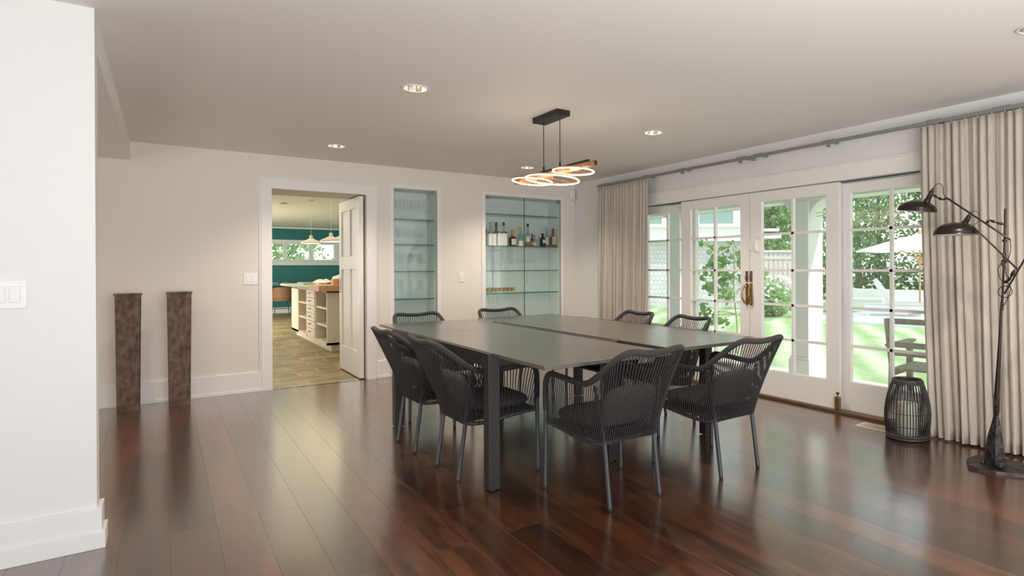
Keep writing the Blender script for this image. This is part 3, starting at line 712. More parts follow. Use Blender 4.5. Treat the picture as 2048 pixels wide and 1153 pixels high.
joint([P(1.457, 1.32, 0), P(1.456, 1.268, -.02), P(1.455, 1.23, -.04)], .0095)
joint([P(1.458, 1.13, 0), P(1.435, 1.14, -.02), P(1.415, 1.16, -.03), P(1.39, 1.21, -.04)], .0095)
m = MB(); m.lathe([(.011, 1.375), (.013, 1.383), (.011, 1.391)], (FX, 1.457, 0), 10); m.lathe([(.012, 1.245), (.014, 1.255), (.012, 1.268)], (FX, 1.461, 0), 10); m.build('clamp', 'ironsm', t, world=True, smooth=True)
def shade(c, axis_tilt, R_, Hh, sock_dir):
    """dome shade: rim centre c, tilt in the Y-Z plane"""
    Mx = Matrix.Translation(c) @ Matrix.Rotation(math.radians(axis_tilt), 4, 'X')
    pr = [(R_ * math.cos(a), Hh * math.sin(a) ** .9) for a in [i / 14 * PI / 2 * .93 for i in range(15)]]
    m = MB(); m.lathe([(R_ + .002, -.002)] + pr, (0, 0, 0), 40, Mx, cap=False); m.lathe([(.022, Hh * .985), (.001, Hh)], (0, 0, 0), 24, Mx, cap=False); so = m.build('lamp_shade', 'ironsm', t, world=True, smooth=True)
    m = MB(); m.lathe([(r * .975, z * .965) for r, z in pr] + [(.001, Hh * .96)], (0, 0, 0), 40, Mx, cap=False); m.build('shade_lining', 'shadein', so, world=True, smooth=True)
    m = MB(); m.lathe([(.012, 0), (.026, .01), (.024, .03), (.001, .04)], (0, 0, 0), 14, Mx @ Matrix.Translation((0, 0, Hh * .3))); m.build('bulb', 'candle', so, world=True, smooth=True)
    base = Mx @ Vector((0, 0, 0)) 
    return Mx
shade(Vector((FX - .02, 1.968, 1.600)), 7, .120, .072, 1)
shade(Vector((FX - .03, 1.722, 1.431)), 0, .127, .078, 1)
def socket(a, b, cord):
    a = Vector(a); b = Vector(b); m = MB()
    m.tube([a, a.lerp(b, .2), a.lerp(b, .21), a.lerp(b, .45), a.lerp(b, .46), a.lerp(b, .8), a.lerp(b, .82), b], .013, 12, taper=[.021, .020, .016, .0175, .0145, .0135, .010, .007])
    m.build('socket', 'ironsm', t, world=True, smooth=True)
    m = MB(); m.tube(spline(cord, 8), .0022, 6); m.build('cord', 'blk', t, world=True, smooth=True)
socket(P(1.905, 1.655, -.02), P(1.860, 1.742, -.02), [P(1.862, 1.738, -.02), P(1.846, 1.762, -.02), P(1.822, 1.769, -.02), P(1.803, 1.745, -.02), P(1.799, 1.70, -.02), P(1.780, 1.672, -.02)])
socket(P(1.668, 1.495, -.03), P(1.634, 1.558, -.03), [P(1.637, 1.553, -.03), P(1.622, 1.570, -.03), P(1.60, 1.570, -.03), P(1.584, 1.545, -.03), P(1.590, 1.507, -.03), P(1.612, 1.482, -.04), P(1.600, 1.464, -.045)])
m = MB(); m.tube(spline([P(1.420, 1.387, -.02), P(1.417, 1.33, -.02), P(1.43, 1.285, -.01), P(1.448, 1.25, 0)], 6), .0022, 6)
m.tube(spline([P(1.458, 1.26, -.02), P(1.482, 1.21, -.03), P(1.472, 1.15, -.02), P(1.452, 1.14, -.02), P(1.425, 1.12, -.02), P(1.418, 1.09, -.02), P(1.44, 1.03, -.01), P(1.462, .985, -.01)], 6), .0024, 6)
m.tube(spline([P(1.44, 1.24, -.04), P(1.435, 1.18, -.04), P(1.41, 1.16, -.04), P(1.395, 1.19, -.04)], 6), .0022, 6)
torus_pts = [P(1.451 + .038 * math.cos(2 * PI * k / 24), 1.075 + .034 * math.sin(2 * PI * k / 24), -.012 + .006 * math.sin(2 * PI * k / 24)) for k in range(24)]
m.tube(torus_pts, .0024, 6, closed=True)
m.build('cord', 'blk', t, world=True, smooth=True)

# ------------------------------------------------------------------ glass-fronted display cabinets
def cabinet(x0, x1, shelves, label, doors, handles, hinges):
    cx = (x0 + x1) / 2
    t = thing('display_cabinet', label, 'cabinet', (cx, D, zb))
    m = MB(); w = .05
    m.box(x0 - w, x0, D - .014, D, zb - w, z2 + w - .008); m.box(x1, x1 + w, D - .014, D, zb - w, z2 + w - .008); m.box(x0, x1, D - .014, D, z2, z2 + w - .008); m.box(x0, x1, D - .014, D, zb - w, zb)
    m.build('cabinet_frame', 'trim', t, world=True, bevel=.002)
    for z in shelves:
        s = B1(x0 + .006, x1 - .012, D + .05, D + .33, z - .010, z).build('glass_shelf', 'shelf', t, world=True)
        B1(x0 + .006, x1 - .012, D + .0485, D + .0500, z - .010, z).build('shelf_edge', 'shelfedge', s, world=True)
    for a, b in doors:
        d = B1(a, b, D + .004, D + .010, zb + .003, z2 - .003).build('glass_door', 'cglass', t, world=True)
        for hx in hinges:
            if a <= hx <= b:
                MB().box(hx - .025, hx + .025, D + .000, D + .016, z2 - .05, z2 - .008).build('hinge', 'rod', d, world=True, bevel=.002)
        e = MB(); e.box(a, a + .0015, D + .003, D + .011, zb + .003, z2 - .003); e.box(b - .0015, b, D + .003, D + .011, zb + .003, z2 - .003); e.build('glass_edge', 'shelfedge', d, world=True)
        for hx in handles:
            if a <= hx <= b:
                h = MB(); h.tube([(hx, D + .003, 1.03), (hx, D - .02, 1.035), (hx, D - .02, 1.165), (hx, D + .003, 1.17)], .0035, 6); h.build('handle', 'rod', d, world=True)
    return t
cabinet(2.100, 2.605, (1.800, 1.507, 1.195, .872), 'narrow white-framed glass cabinet of stemware in the back wall', [(2.106, 2.600)], [], [2.575])
cabinet(3.225, 4.335, (1.918, 1.515, 1.197, .906), 'wide glass cabinet holding liquor bottles in the back wall', [(3.231, 3.778), (3.782, 4.329)], [3.800], [3.26, 4.30])

def stemware(prof, name): 
    me = MB().lathe(prof, (0, 0, 0), 14, cap=False); o = me.build(name, 'crystal', smooth=True); o.name = name; return o
flute = [(.001, .003), (.031, .001), (.031, .004), (.005, .008), (.0035, .05), (.0035, .095), (.012, .108), (.021, .14), (.023, .18), (.020, .235)]
redw = [(.001, .003), (.034, .001), (.034, .004), (.005, .008), (.0035, .03), (.0035, .085), (.018, .095), (.037, .125), (.040, .155), (.036, .19), (.031, .215)]
whitew = [(.001, .003), (.032, .001), (.032, .004), (.005, .008), (.0035, .03), (.0035, .085), (.016, .093), (.031, .12), (.033, .145), (.028, .195)]
coupe = [(.001, .003), (.032, .001), (.032, .004), (.005, .008), (.0035, .03), (.0035, .09), (.02, .10), (.036, .12), (.040, .14)]
ORD = ['first', 'second', 'third', 'fourth', 'fifth', 'sixth', 'seventh', 'eighth', 'ninth']
def fill(proto, name, pts, label, cat, group):
    o = None; ys = sorted({round(p[1], 4) for p in pts}); names = ['front', 'back'] if len(ys) == 2 else ['front', 'middle', 'back']; cnt = {}
    base = label
    for i, (x, y, z) in enumerate(pts):
        row = ys.index(round(y, 4)); k = cnt.get(row, 0); cnt[row] = k + 1
        label = base % (ORD[k], names[row])
        if o is None: o = proto
        else: o = proto.copy(); COL.objects.link(o)
        o.location = (x, y, z); tag(o, label, cat, group)
def rows(x0, x1, nx, ys, z, j=.004):
    rnd = random.Random(int(z * 1000)); return [(x0 + (x1 - x0) * i / (nx - 1) + rnd.uniform(-j, j), D + y, z + .0005) for y in ys for i in range(nx)]
fill(stemware(flute, 'champagne_flute'), '', rows(2.135, 2.53, 7, (.10, .20), 1.800), 'tall champagne flute, %s from left in the %s row, top shelf of narrow cabinet', 'glass', 'champagne flutes on the top shelf')
fill(stemware(whitew, 'wine_glass'), '', rows(2.145, 2.51, 5, (.10, .19, .28), 1.507), 'small wine glass, %s from left in the %s row, second shelf of narrow cabinet', 'glass', 'wine glasses on the second shelf')
fill(stemware(redw, 'wine_glass'), '', rows(2.155, 2.50, 4, (.105, .20, .29), 1.195), 'wine glass, %s from left in the %s row, third shelf of narrow cabinet', 'glass', 'wine glasses on the third shelf')
fill(stemware(redw, 'wine_glass'), '', rows(2.155, 2.50, 4, (.105, .20), .872), 'round-bowled wine glass, %s from left in the %s row, lowest shelf of narrow cabinet', 'glass', 'wine glasses on the lowest shelf')
fill(stemware(coupe, 'coupe_glass'), '', rows(3.30, 4.06, 9, (.11, .22), 1.197), 'small clear coupe glass, %s from left in the %s row below the bottles', 'glass', 'coupe glasses in the wide cabinet')
# gold-rimmed tumblers on the low shelf
K['gold'] = mat('gold_pattern', (0.50, 0.30, 0.10), 0.3, metal=0.5, var=0.5, vscale=60)
for i in range(8):
    x = 3.265 + i * .0565
    t = thing('gold_tumbler', 'small gold-patterned tumbler, %s from the left on the low cabinet shelf' % ORD[i], 'tumbler', (x, D + .10, .907), group='gold tumblers')
    MB().lathe([(.022, 0), (.026, .070), (.025, .070), (.021, .004)], (0, 0, 0), 14, cap=False).build('tumbler_glass', 'crystal', t, smooth=True)
    MB().lathe([(.0243, .022), (.0268, .068)], (0, 0, 0), 14, cap=False).build('gold_band', 'gold', t, smooth=True)

# bottles
def bottle(x, y, h, r, body, cap, label, neck=.32, nr=.014, shoulder=.1, lab=None, labc=None, liquid=None, name='liquor_bottle', labz=(.15, .55), caph=.16, box=False, rz=0):
    """round or square-shouldered bottle with neck, cap and paper label"""
    t = thing(name, label, 'bottle', (x, D + y, 1.5155), rz, 'bottles on the cabinet shelf')
    hb = h * (1 - neck); n = 4 if box else 20; k = 1.25 if box else 1
    rot = Matrix.Rotation(PI / 4, 4, 'Z') if box else None
    pr = [(r * k * .9, 0), (r * k, .006), (r * k, hb - shoulder * h), (r * k * .82, hb - shoulder * h * .45), (nr * 1.3, hb), (nr, hb + .01), (nr, h - .004)]
    MB().lathe(pr, (0, 0, 0), n, rot).build('bottle_body', body, t, smooth=not box)
    MB().lathe([(nr * 1.18, h * (1 - caph)), (nr * 1.22, h - .003), (nr * 1.05, h)], (0, 0, 0), 14).build('bottle_cap', cap, t, smooth=True)
    if lab:
        z0, z1 = hb * labz[0], hb * labz[1]
        if box: MB().box(-r * .78, r * .78, -r * .905, -r * .885, z0, z1).build('paper_label', lab, t)
        else:
            m = MB(); N_ = 12
            vs = [(r * 1.015 * math.cos(a), r * 1.015 * math.sin(a), z) for z in (z0, z1) for a in [PI + .35 + i / N_ * (PI - .7) for i in range(N_ + 1)]]
            m.add(vs, [(i, i + 1, N_ + 2 + i, N_ + 1 + i) for i in range(N_)]); m.build('paper_label', lab, t, smooth=True)
    if liquid: MB().lathe([(r * .93, .004), (r * .93, liquid[1])], (0, 0, 0), 18).build('liquor', liquid[0], t, smooth=True)
    return t
for nm, c, r_ in (('navy', (.03, .04, .09), .25), ('rosec', (.42, .15, .12), .3), ('purple', (.035, .015, .04), .25), ('brownb', (.10, .035, .015), .2), ('amberb', (.07, .03, .012), .2), ('redw', (.32, .015, .015), .35), ('redl', (.45, .02, .02), .2), ('blackb', (.012, .012, .014), .25), ('paper', (.72, .68, .55), .8), ('paperw', (.78, .78, .74), .8), ('orange', (.55, .22, .06), .4), ('tan', (.62, .48, .25), .8), ('silver', (.45, .45, .45), .3), ('greenb', (.03, .06, .03), .2)):
    K[nm] = mat(nm + '_bottle_part', c, r_)
bottle(3.305, .20, .325, .036, 'navy', 'navy', 'slim navy blue bottle at the far left end of the shelf', neck=.3)
bottle(3.360, .13, .300, .034, 'bglass', 'silver', 'rose-coloured bottle behind the left white carton', neck=.35, liquid=('rosec', .17))
bottle(3.455, .16, .305, .042, 'purple', 'purple', 'dark purple round-shouldered bottle between the two white cartons', neck=.36, shoulder=.16)
bottle(3.565, .17, .310, .042, 'bglass', 'brownb', 'clear bottle with a brown label band behind the right carton', neck=.36, liquid=('brownb', .05), lab='brownb', labz=(.72, .95))
bottle(3.668, .12, .212, .040, 'amberb', 'orange', 'squat amber bottle with an orange neck and cream label', neck=.40, nr=.015, caph=.38, lab='paper', labz=(.12, .72), box=True)
bottle(3.785, .12, .258, .036, 'bglass', 'tan', 'clear bottle with a pale collar left of the door joint', neck=.36, lab='paperw', labz=(.0, .42))
bottle(3.895, .12, .300, .034, 'bglass', 'blackb', 'tall clear bottle with red liquor and a black stopper', neck=.42, liquid=('redl', .040), lab='paper', labz=(.35, .75), caph=.13)
bottle(3.955, .11, .172, .020, 'amberb', 'brownb', 'small brown bottle beside the red liquor bottle', neck=.34, nr=.009, lab='orange')
bottle(4.000, .13, .150, .022, 'bglass', 'blackb', 'short clear bottle with a black cap in mid shelf', neck=.34, nr=.009, lab='paperw')
bk = bottle(4.122, .12, .180, .038, 'blackb', 'blackb', 'squat black bottle with a white diamond label', neck=.30, nr=.013)
m = MB(); m.add([(-.026, -.0392, .07), (0, -.0392, .040), (.026, -.0392, .07), (0, -.0392, .10), (-.026, -.038, .07), (0, -.038, .040), (.026, -.038, .07), (0, -.038, .10)], [(0, 1, 2, 3), (4, 7, 6, 5), (0, 4, 5, 1), (1, 5, 6, 2), (2, 6, 7, 3), (3, 7, 4, 0)]); m.build('diamond_label', 'paperw', bk)
bottle(4.215, .17, .270, .030, 'bglass', 'silver', 'slender clear bottle behind the red wax bottle', neck=.40, lab='paperw', labz=(.2, .8))
bottle(4.275, .10, .250, .042, 'brownb', 'redw', 'amber bottle with red wax neck at the right end of the shelf', neck=.42, nr=.015, caph=.42, lab='tan', labz=(.2, .95), box=True)
for i, (x, w, h) in enumerate(((3.352, .053, .148), (3.490, .066, .156))):
    t = thing('white_carton', ('white bottle carton at the left end of the shelf', 'wider white bottle carton beside the purple bottle')[i], 'carton', (x, D + .085, 1.5155), group='white cartons')
    MB().box(-w, w, -.03, .03, 0, h).build('carton_body', 'paperw', t, bevel=.002)
    MB().box(-w, w, -.031, .031, h - .004, h + .001).build('carton_lid', 'cloth', t)

# ------------------------------------------------------------------ kitchen
B1(-1.2, -1.0, YT, 18.8, 0, H).build('wall_kitchen_left', 'white', kind='structure')
B1(4.42, 4.6, YT, 18.8, 0, H).build('wall_kitchen_right', 'teal', kind='structure')
m = MB(); wz0, wz1, wx0, wx1, FY = 1.437, 1.958, -.4, 4.02, 18.60
m.box(-1.0, 4.42, FY, FY + .2, 0, wz0); m.box(-1.0, 4.42, FY, FY + .2, wz1, H); m.box(-1.0, wx0, FY, FY + .2, wz0, wz1); m.box(wx1, 4.42, FY, FY + .2, wz0, wz1)
m.build('wall_kitchen_far', 'teal', kind='structure')
m = MB(); m.box(-1.0, 4.42, FY - .03, FY, 2.345, H); m.box(wx0 - .08, wx1 + .1, FY - .03, FY, wz1, wz1 + .075); m.box(wx0 - .1, wx1 + .12, FY - .09, FY, wz0 - .03, wz0); m.box(wx0 - .08, wx1 + .1, FY - .025, FY, wz0 - .11, wz0 - .03)
m.box(wx1, wx1 + .1, FY - .03, FY, wz0, wz1)
m.build('trim_5', 'white', kind='structure')
B1(-1.0, 4.42, FY - .02, FY, 0, .16).build('baseboard_kitchen', 'white', kind='structure')
for i in range(6):
    a = wx1 - (i + 1) * .65 - i * .01; b = a + .65
    t = thing('window_%d' % (i + 1), None, None, ((a + b) / 2, FY + .05, wz0), kind='structure')
    m = MB(); w = .045; m.box(a, a + w, FY + .03, FY + .09, wz0, wz1); m.box(b - w, b, FY + .03, FY + .09, wz0, wz1); m.box(a + w, b - w, FY + .03, FY + .09, wz0, wz0 + w); m.box(a + w, b - w, FY + .03, FY + .09, wz1 - w, wz1)
    m.build('window_frame', 'white', t, world=True)
    B1(a + w, b - w, FY + .058, FY + .062, wz0 + w, wz1 - w).build('glass_pane', 'glass', t, world=True)

# island
t = thing('kitchen_island', 'long cream kitchen island with open shelves and a drawer stack', 'kitchen island', (2.4, 11.0, 0))
xa, xb, ya, yb, za, zt = 1.908, 3.05, 9.394, 12.40, .105, .905
m = MB()
m.box(xa + .36, xb, ya, yb, za, zt); m.box(xa, xa + .36, ya, ya + .045, za, zt); m.box(xa, xa + .36, 10.19, 10.225, za, zt); m.box(xa, xa + .36, 10.92, 10.965, za, zt); m.box(xa, xa + .36, 11.70, yb, za, zt)
m.box(xa, xa + .36, ya, yb, za, za + .035); m.box(xa, xa + .36, ya, yb, zt - .03, zt)
m.build('cabinet_body', 'cream', t, world=True)
B1(xa + .07, xb - .07, ya + .07, yb - .07, 0, za).build('plinth', 'cream', t, world=True)
for (a, b, zs) in ((ya + .045, 10.19, (.36, .62)), (10.965, 11.70, (.38, .63))):
    for z in zs: B1(xa + .01, xa + .36, a, b, z, z + .028).build('shelf', 'cream', t, world=True)
for i in range(6):
    z0 = za + .04 + i * .1235
    d = B1(xa - .012, xa + .01, 10.232, 10.912, z0, z0 + .118).build('drawer', 'cream', t, world=True, bevel=.003)
    h = MB(); h.tube([(xa - .012, 10.52, z0 + .07), (xa - .035, 10.52, z0 + .07), (xa - .035, 10.64, z0 + .07), (xa - .012, 10.64, z0 + .07)], .005, 6); h.build('drawer_pull', 'iron', d, world=True)
B1(1.80, 3.1, 10.07, 12.95, .905, .945).build('stone_worktop', 'stone', t, world=True, bevel=.004)
B1(1.785, 3.1, 9.33, 10.065, .895, .985).build('butcher_block', 'butcher', t, world=True, bevel=.006)
def blob(c, s, seed, n=14, rough=.25):
    rnd = random.Random(seed); P6 = [rnd.uniform(0, 6.3) for _ in range(8)]
    def fn(u, v):
        a = u * 2 * PI; b = (v - .5) * PI; d = Vector((math.cos(a) * math.cos(b), math.sin(a) * math.cos(b), math.sin(b)))
        k = 1 + rough * (math.sin(3 * a + P6[0]) * math.cos(2 * b + P6[1]) + .6 * math.sin(5 * a + P6[2] + 3 * b) + .4 * math.sin(7 * b + P6[3]))
        return (c[0] + d.x * s[0] * k, c[1] + d.y * s[1] * k, c[2] + max(-s[2] * .9, d.z * s[2] * k))
    return MB().grid(fn, n * 2, n)
for i, (x, y, s, lab) in enumerate(((2.02, 10.15, (.13, .2, .055), 'crumpled white cloth on the island beside the wooden box'), (2.35, 10.5, (.14, .16, .085), 'crumpled white paper bag behind the cloth on the island'), (2.2, 9.72, (.09, .1, .06), 'small white bag next to the wooden box'))):
    o = blob((0, 0, s[2] * .9), s, 20 + i).build('cloth_bundle', 'cloth', smooth=True); o.location = (x, y, .946 if i < 2 else .986); tag(o, lab, 'cloth')
t = thing('wooden_box', 'open wooden box standing on the butcher block of the island', 'box', (2.12, 9.60, .986))
m = MB(); m.box(-.10, .14, -.08, -.065, 0, .085); m.box(-.10, .14, .065, .08, 0, .085); m.box(-.10, -.085, -.065, .065, 0, .085); m.box(.125, .14, -.065, .065, 0, .085); m.box(-.085, .125, -.065, .065, 0, .01)
m.build('box_body', 'butcher', t)
t = thing('serving_tray', 'pale tray lying at the far left of the island top', 'tray', (2.1, 11.7, .946))
m = MB(); m.box(-.16, .16, -.3, .3, 0, .012); m.box(-.16, -.15, -.3, .3, .012, .04); m.box(.15, .16, -.3, .3, .012, .04); m.box(-.15, .15, -.3, -.29, .012, .04); m.box(-.15, .15, .29, .3, .012, .04); m.build('tray_body', 'stone', t)

# far table along the teal wall, with rattan chairs
t = thing('wall_table', 'teal topped table along the far kitchen wall', 'table', (1.9, 18.0, 0))
B1(1.0, 3.0, 17.75, 18.45, .79, .825).build('table_top', 'blue', t, world=True)
for x in (1.1, 2.9):
    for y in (17.85, 18.35): B1(x - .03, x + .03, y - .03, y + .03, 0, .79).build('leg', 'white', t, world=True)
for i, (x, y) in enumerate(((2.36, 17.9), (2.62, 18.1))):
    t = thing('plate', ('white dish at the left end of the teal table', 'white dish beside the first on the teal table')[i], 'plate', (x, y, .8255), group='dishes on the teal table')
    MB().lathe([(.05, 0), (.10, .012), (.12, .03), (.115, .03), (.05, .006)], (0, 0, 0), 24).build('dish', 'white', t, smooth=True)
def rchair(x, y, label):
    t = thing('rattan_chair', label, 'chair', (x, y, 0), 0, 'rattan chairs in the kitchen')
    def fn(u, v):
        a = PI + (u) * PI; r = .245; return (r * math.cos(a), r * math.sin(a) * .9, .43 + v * (.34 - .10 * abs(2 * u - 1) ** 3))
    m = MB(); m.grid(fn, 20, 6); o = m.build('backrest', 'ratt', t, smooth=True); s = o.modifiers.new('t', 'SOLIDIFY'); s.thickness = .02
    MB().lathe([(.23, .40), (.24, .42), (.23, .445)], (0, 0, 0), 24).build('seat', 'ratt', t, smooth=True)
    m = MB(); m.tube([fn(i / 20, 1) for i in range(21)], .011, 6); m.build('top_rail', 'blk', t)
    for sx_ in (-1, 1):
        for sy_ in (-1, 1): MB().tube([(sx_ * .15, sy_ * .15, .41), (sx_ * .21, sy_ * .2, 0)], .009, 6).build('leg', 'blk', t)
    m = MB(); m.tube([(-.175, -.17, .2), (.175, -.17, .2)], .006, 6); m.tube([(-.175, .17, .2), (.175, .17, .2)], .006, 6); m.build('stretcher', 'blk', t)
rchair(2.44, 17.35, 'tan rattan chair cut off by the left doorway jamb')
rchair(3.02, 17.35, 'tan rattan chair half hidden by the kitchen island')

def kpend(x, y, z, label, s=1.0):
    t = thing('dome_pendant', label, 'pendant lamp', (x, y, z), group='white kitchen pendants')
    MB().lathe([(.145 * s, 0), (.148 * s, .018 * s), (.05 * s, .068 * s), (.026 * s, .082 * s), (.024 * s, .125 * s), (.018 * s, .13 * s)], (0, 0, 0), 28, cap=False).build('lamp_shade', 'cream', t, smooth=True)
    MB().lathe([(.141 * s, .002), (.02, .002)], (0, 0, 0), 28, cap=False).build('diffuser', 'bulb', t)
    MB().tube([(0, 0, .125 * s), (0, 0, H - z)], .0022, 6).build('cord', 'trim', t)
    MB().lathe([(.05, H - z - .02), (.05, H - z)], (0, 0, 0), 20).build('ceiling_rose', 'trim', t)
kpend(1.99, 11.0, 1.652, 'white dome pendant over the far part of the island, leftmost in the doorway', 1.05)
kpend(2.06, 9.85, 1.640, 'white dome pendant in the middle of the kitchen row', 1.05)
kpend(2.06, 9.15, 1.620, 'white dome pendant half hidden behind the open door', 1.05)
for i, (x, y) in enumerate(((1.0, 9.0), (1.7, 11.8))):
    t = thing('recessed_light', ('recessed light at the left edge of the kitchen ceiling', 'recessed light deep in the kitchen ceiling')[i], 'ceiling light', (x, y, H), group='kitchen recessed lights')
    MB().lathe([(.06, -.001), (.085, -.002), (.085, -.008), (.06, -.006)], (0, 0, 0), 24, cap=False).build('trim_ring', 'trim', t, smooth=True)
    MB().lathe([(.06, -.002), (.001, -.002)], (0, 0, 0), 24, cap=False).build('lamp_lens', 'rod', t)

# ------------------------------------------------------------------ outside: porch
B1(RX + .18, 6.62, -4.0, 12.0, -.35, -.115).build('floor_patio', 'slab', kind='structure')
B1(6.62, 60, -30, 60, -.45, -.30).build('lawn_ground', 'lawn', kind='structure')
B1(-30, 6.62, 19.2, 60, -.45, -.30).build('lawn_kitchen_side', 'lawn', kind='structure')
B1(RX + .18, 6.62, 12.0, 19.2, -.45, -.30).build('lawn_side', 'lawn', kind='structure')
B1(RX + .18, 6.75, -4.0, 12.0, 2.42, 2.55).build('porch_ceiling', 'clap', kind='structure')
m = MB(); m.box(6.20, 6.50, -4.0, 12.0, 2.06, 2.42)
for z in (2.13, 2.25, 2.36): m.box(6.188, 6.2, -4.0, 12.0, z, z + .012)
m.box(6.50, 6.53, -4.0, 12.0, 2.03, 2.40); m.box(6.17, 6.53, -4.0, 12.0, 2.03, 2.062)
m.build('porch_beam', 'clap', kind='structure')
# arched brackets between the columns and the beam, one each side
def column(y, label):
    t = thing('porch_column', label, 'column', (6.35, y + .13, -.115), group='porch columns')
    y0, y1 = y, y + .24
    m = MB(); m.box(6.20, 6.50, y0, y1, -.115, 2.03); m.build('column_shaft', 'porchc', t, world=True, bevel=.004)
    m = MB(); m.box(6.175, 6.525, y0 - .025, y1 + .025, -.115, .10); m.box(6.185, 6.515, y0 - .015, y1 + .015, .10, .135); m.build('column_base', 'porchc', t, world=True, bevel=.005)
    for s in (-1, 1):
        yy = y0 if s < 0 else y1; m = MB(); n = 10; R_ = .22
        for i in range(n):
            a0 = PI / 2 * i / n; a1 = PI / 2 * (i + 1) / n
            ya = yy + s * (R_ - R_ * math.cos(a0)); za_ = 2.03 - R_ + R_ * math.sin(a0); yb_ = yy + s * (R_ - R_ * math.cos(a1)); zb_ = 2.03 - R_ + R_ * math.sin(a1)
            p = [(ya, za_), (yb_, zb_), (yb_, 2.035), (ya, 2.035)]
            vs = [(6.24, q[0], q[1]) for q in p] + [(6.46, q[0], q[1]) for q in p]
            m.add(vs, [(0, 1, 2, 3), (7, 6, 5, 4), (0, 4, 5, 1), (3, 2, 6, 7)])
        m.build('arch_bracket', 'porchc', t, world=True)
column(4.29, 'white porch column right outside the middle garden doors')
column(6.50, 'shaded white porch column beyond the leftmost glass door')
column(1.75, 'white porch column hidden by the right curtain')

# ------------------------------------------------------------------ outside: foliage helpers
def leafcloud(m, c, rad, n, size, rnd, hollow=.35, flat=0.3):
    for _ in range(n):
        while True:
            d = Vector((rnd.uniform(-1, 1), rnd.uniform(-1, 1), rnd.uniform(-1, 1)))
            if hollow < d.length < 1: break
        p = Vector(c) + Vector((d.x * rad[0], d.y * rad[1], d.z * rad[2]))
        s = size * rnd.uniform(.6, 1.4); e = Euler((rnd.uniform(-1.2, 1.2), rnd.uniform(-1.2, 1.2), rnd.uniform(0, 6.28))).to_matrix()
        q = [e @ Vector(v) * s + p for v in ((-.5, -.25, 0), (0, -.32, .06), (.55, 0, 0), (0, .32, .06), (-.5, .25, 0))]
        m.add(q, [(0, 1, 2, 3, 4)])
def tree(x, y, h, w, leaf, label, seed, size=.20, n=2200, cat='tree', name='garden_tree', low=.12, group='trees behind the lawn'):
    rnd = random.Random(seed); t = thing(name, label, cat, (x, y, -.3), group=group)
    m = MB(); tr = [(0, 0, 0), (rnd.uniform(-.1, .1), rnd.uniform(-.1, .1), h * .3), (rnd.uniform(-.3, .3), rnd.uniform(-.3, .3), h * .8)]
    m.tube(tr, .1, 7, taper=[.14 * h / 8, .1 * h / 8, .03])
    for k in range(5):
        a = rnd.uniform(0, 6.28); z = h * rnd.uniform(.25, .6); m.tube([(0, 0, z), (math.cos(a) * w * .4, math.sin(a) * w * .4, z + h * .2)], .03, 5)
    m.build('trunk', 'bark', t)
    m = MB(); nb = 9
    for k in range(nb):
        z = h * (low + (1 - low) * (k + .5) / nb); ww = w * (1 - .45 * abs(2 * (k + .5) / nb - 1) ** 1.5)
        leafcloud(m, (rnd.uniform(-.3, .3) * w, rnd.uniform(-.3, .3) * w, z), (ww * .75, ww * .75, h / nb * 1.1), n // nb, size, rnd, .15)
    m.build('foliage', leaf, t)
specs = [(23.5, 20.0, 9, 2.6, 'leafB'), (25.5, 17.6, 10, 2.6, 'leafC'), (27.0, 15.0, 9, 2.5, 'leafB'), (28.0, 12.4, 8.5, 2.4, 'leafA'), (28.5, 9.8, 9.5, 2.5, 'leafB'), (28.8, 7.2, 8.5, 2.4, 'leafA'), (22.0, 17.2, 6.0, 1.6, 'leafB'),
         (31.5, 18.5, 12, 3.2, 'leafA'), (33.0, 14.0, 12, 3.2, 'leafB'), (33.5, 9.5, 10.5, 3.2, 'leafA'), (33.5, 5.0, 12, 3.2, 'leafB'), (29.0, 22.5, 12, 3.2, 'leafB'), (28.2, 4.5, 9, 2.5, 'leafB'), (21.0, 24.0, 11, 3.0, 'leafA')]
places = ['behind the pale wooden gate', 'right of the gate, seen over the bush', 'just left of the porch column top', 'seen left in the rightmost glass door', 'behind the tip of the parasol', 'behind the parasol pole', 'tucked close beside the gate', 'far back over the gate', 'far back behind the porch column', 'far back over the loungers', 'far back right of the parasol', 'rising over the shingled house corner', 'right of the parasol canopy', 'behind the shingled house']
kinds = {'leafA': 'dark green', 'leafB': 'mid green', 'leafC': 'pale green'}
for i, (x, y, h, w, lf) in enumerate(specs):
    tree(x, y, h, w, lf, '%s leafy tree %s' % (kinds[lf], places[i]), 50 + i, size=.18, n=4200)
# trees outside the kitchen window
for i, (x, y, lf) in enumerate(((1.2, 24.0, 'leafB'), (3.6, 24.5, 'leafC'), (6.2, 24.0, 'leafB'))):
    tree(x, y, 5.5, 2.0, lf, ('mid green tree outside the left kitchen window pane', 'pale green tree outside the middle kitchen window pane', 'mid green tree outside the right kitchen window pane')[i], 90 + i, size=.16, n=2800, group='trees outside the kitchen window')
# hedge strip
t = thing('clipped_hedge', 'low dark hedge line at the end of the lawn behind the pool deck', 'hedge', (26.5, 11.0, -.3))
m = MB(); rnd = random.Random(4)
for k in range(22): leafcloud(m, (rnd.uniform(-.2, .2), -9 + k * .85, .8), (.7, .7, .9), 200, .18, rnd, .1)
m.build('foliage', 'leafA', t)
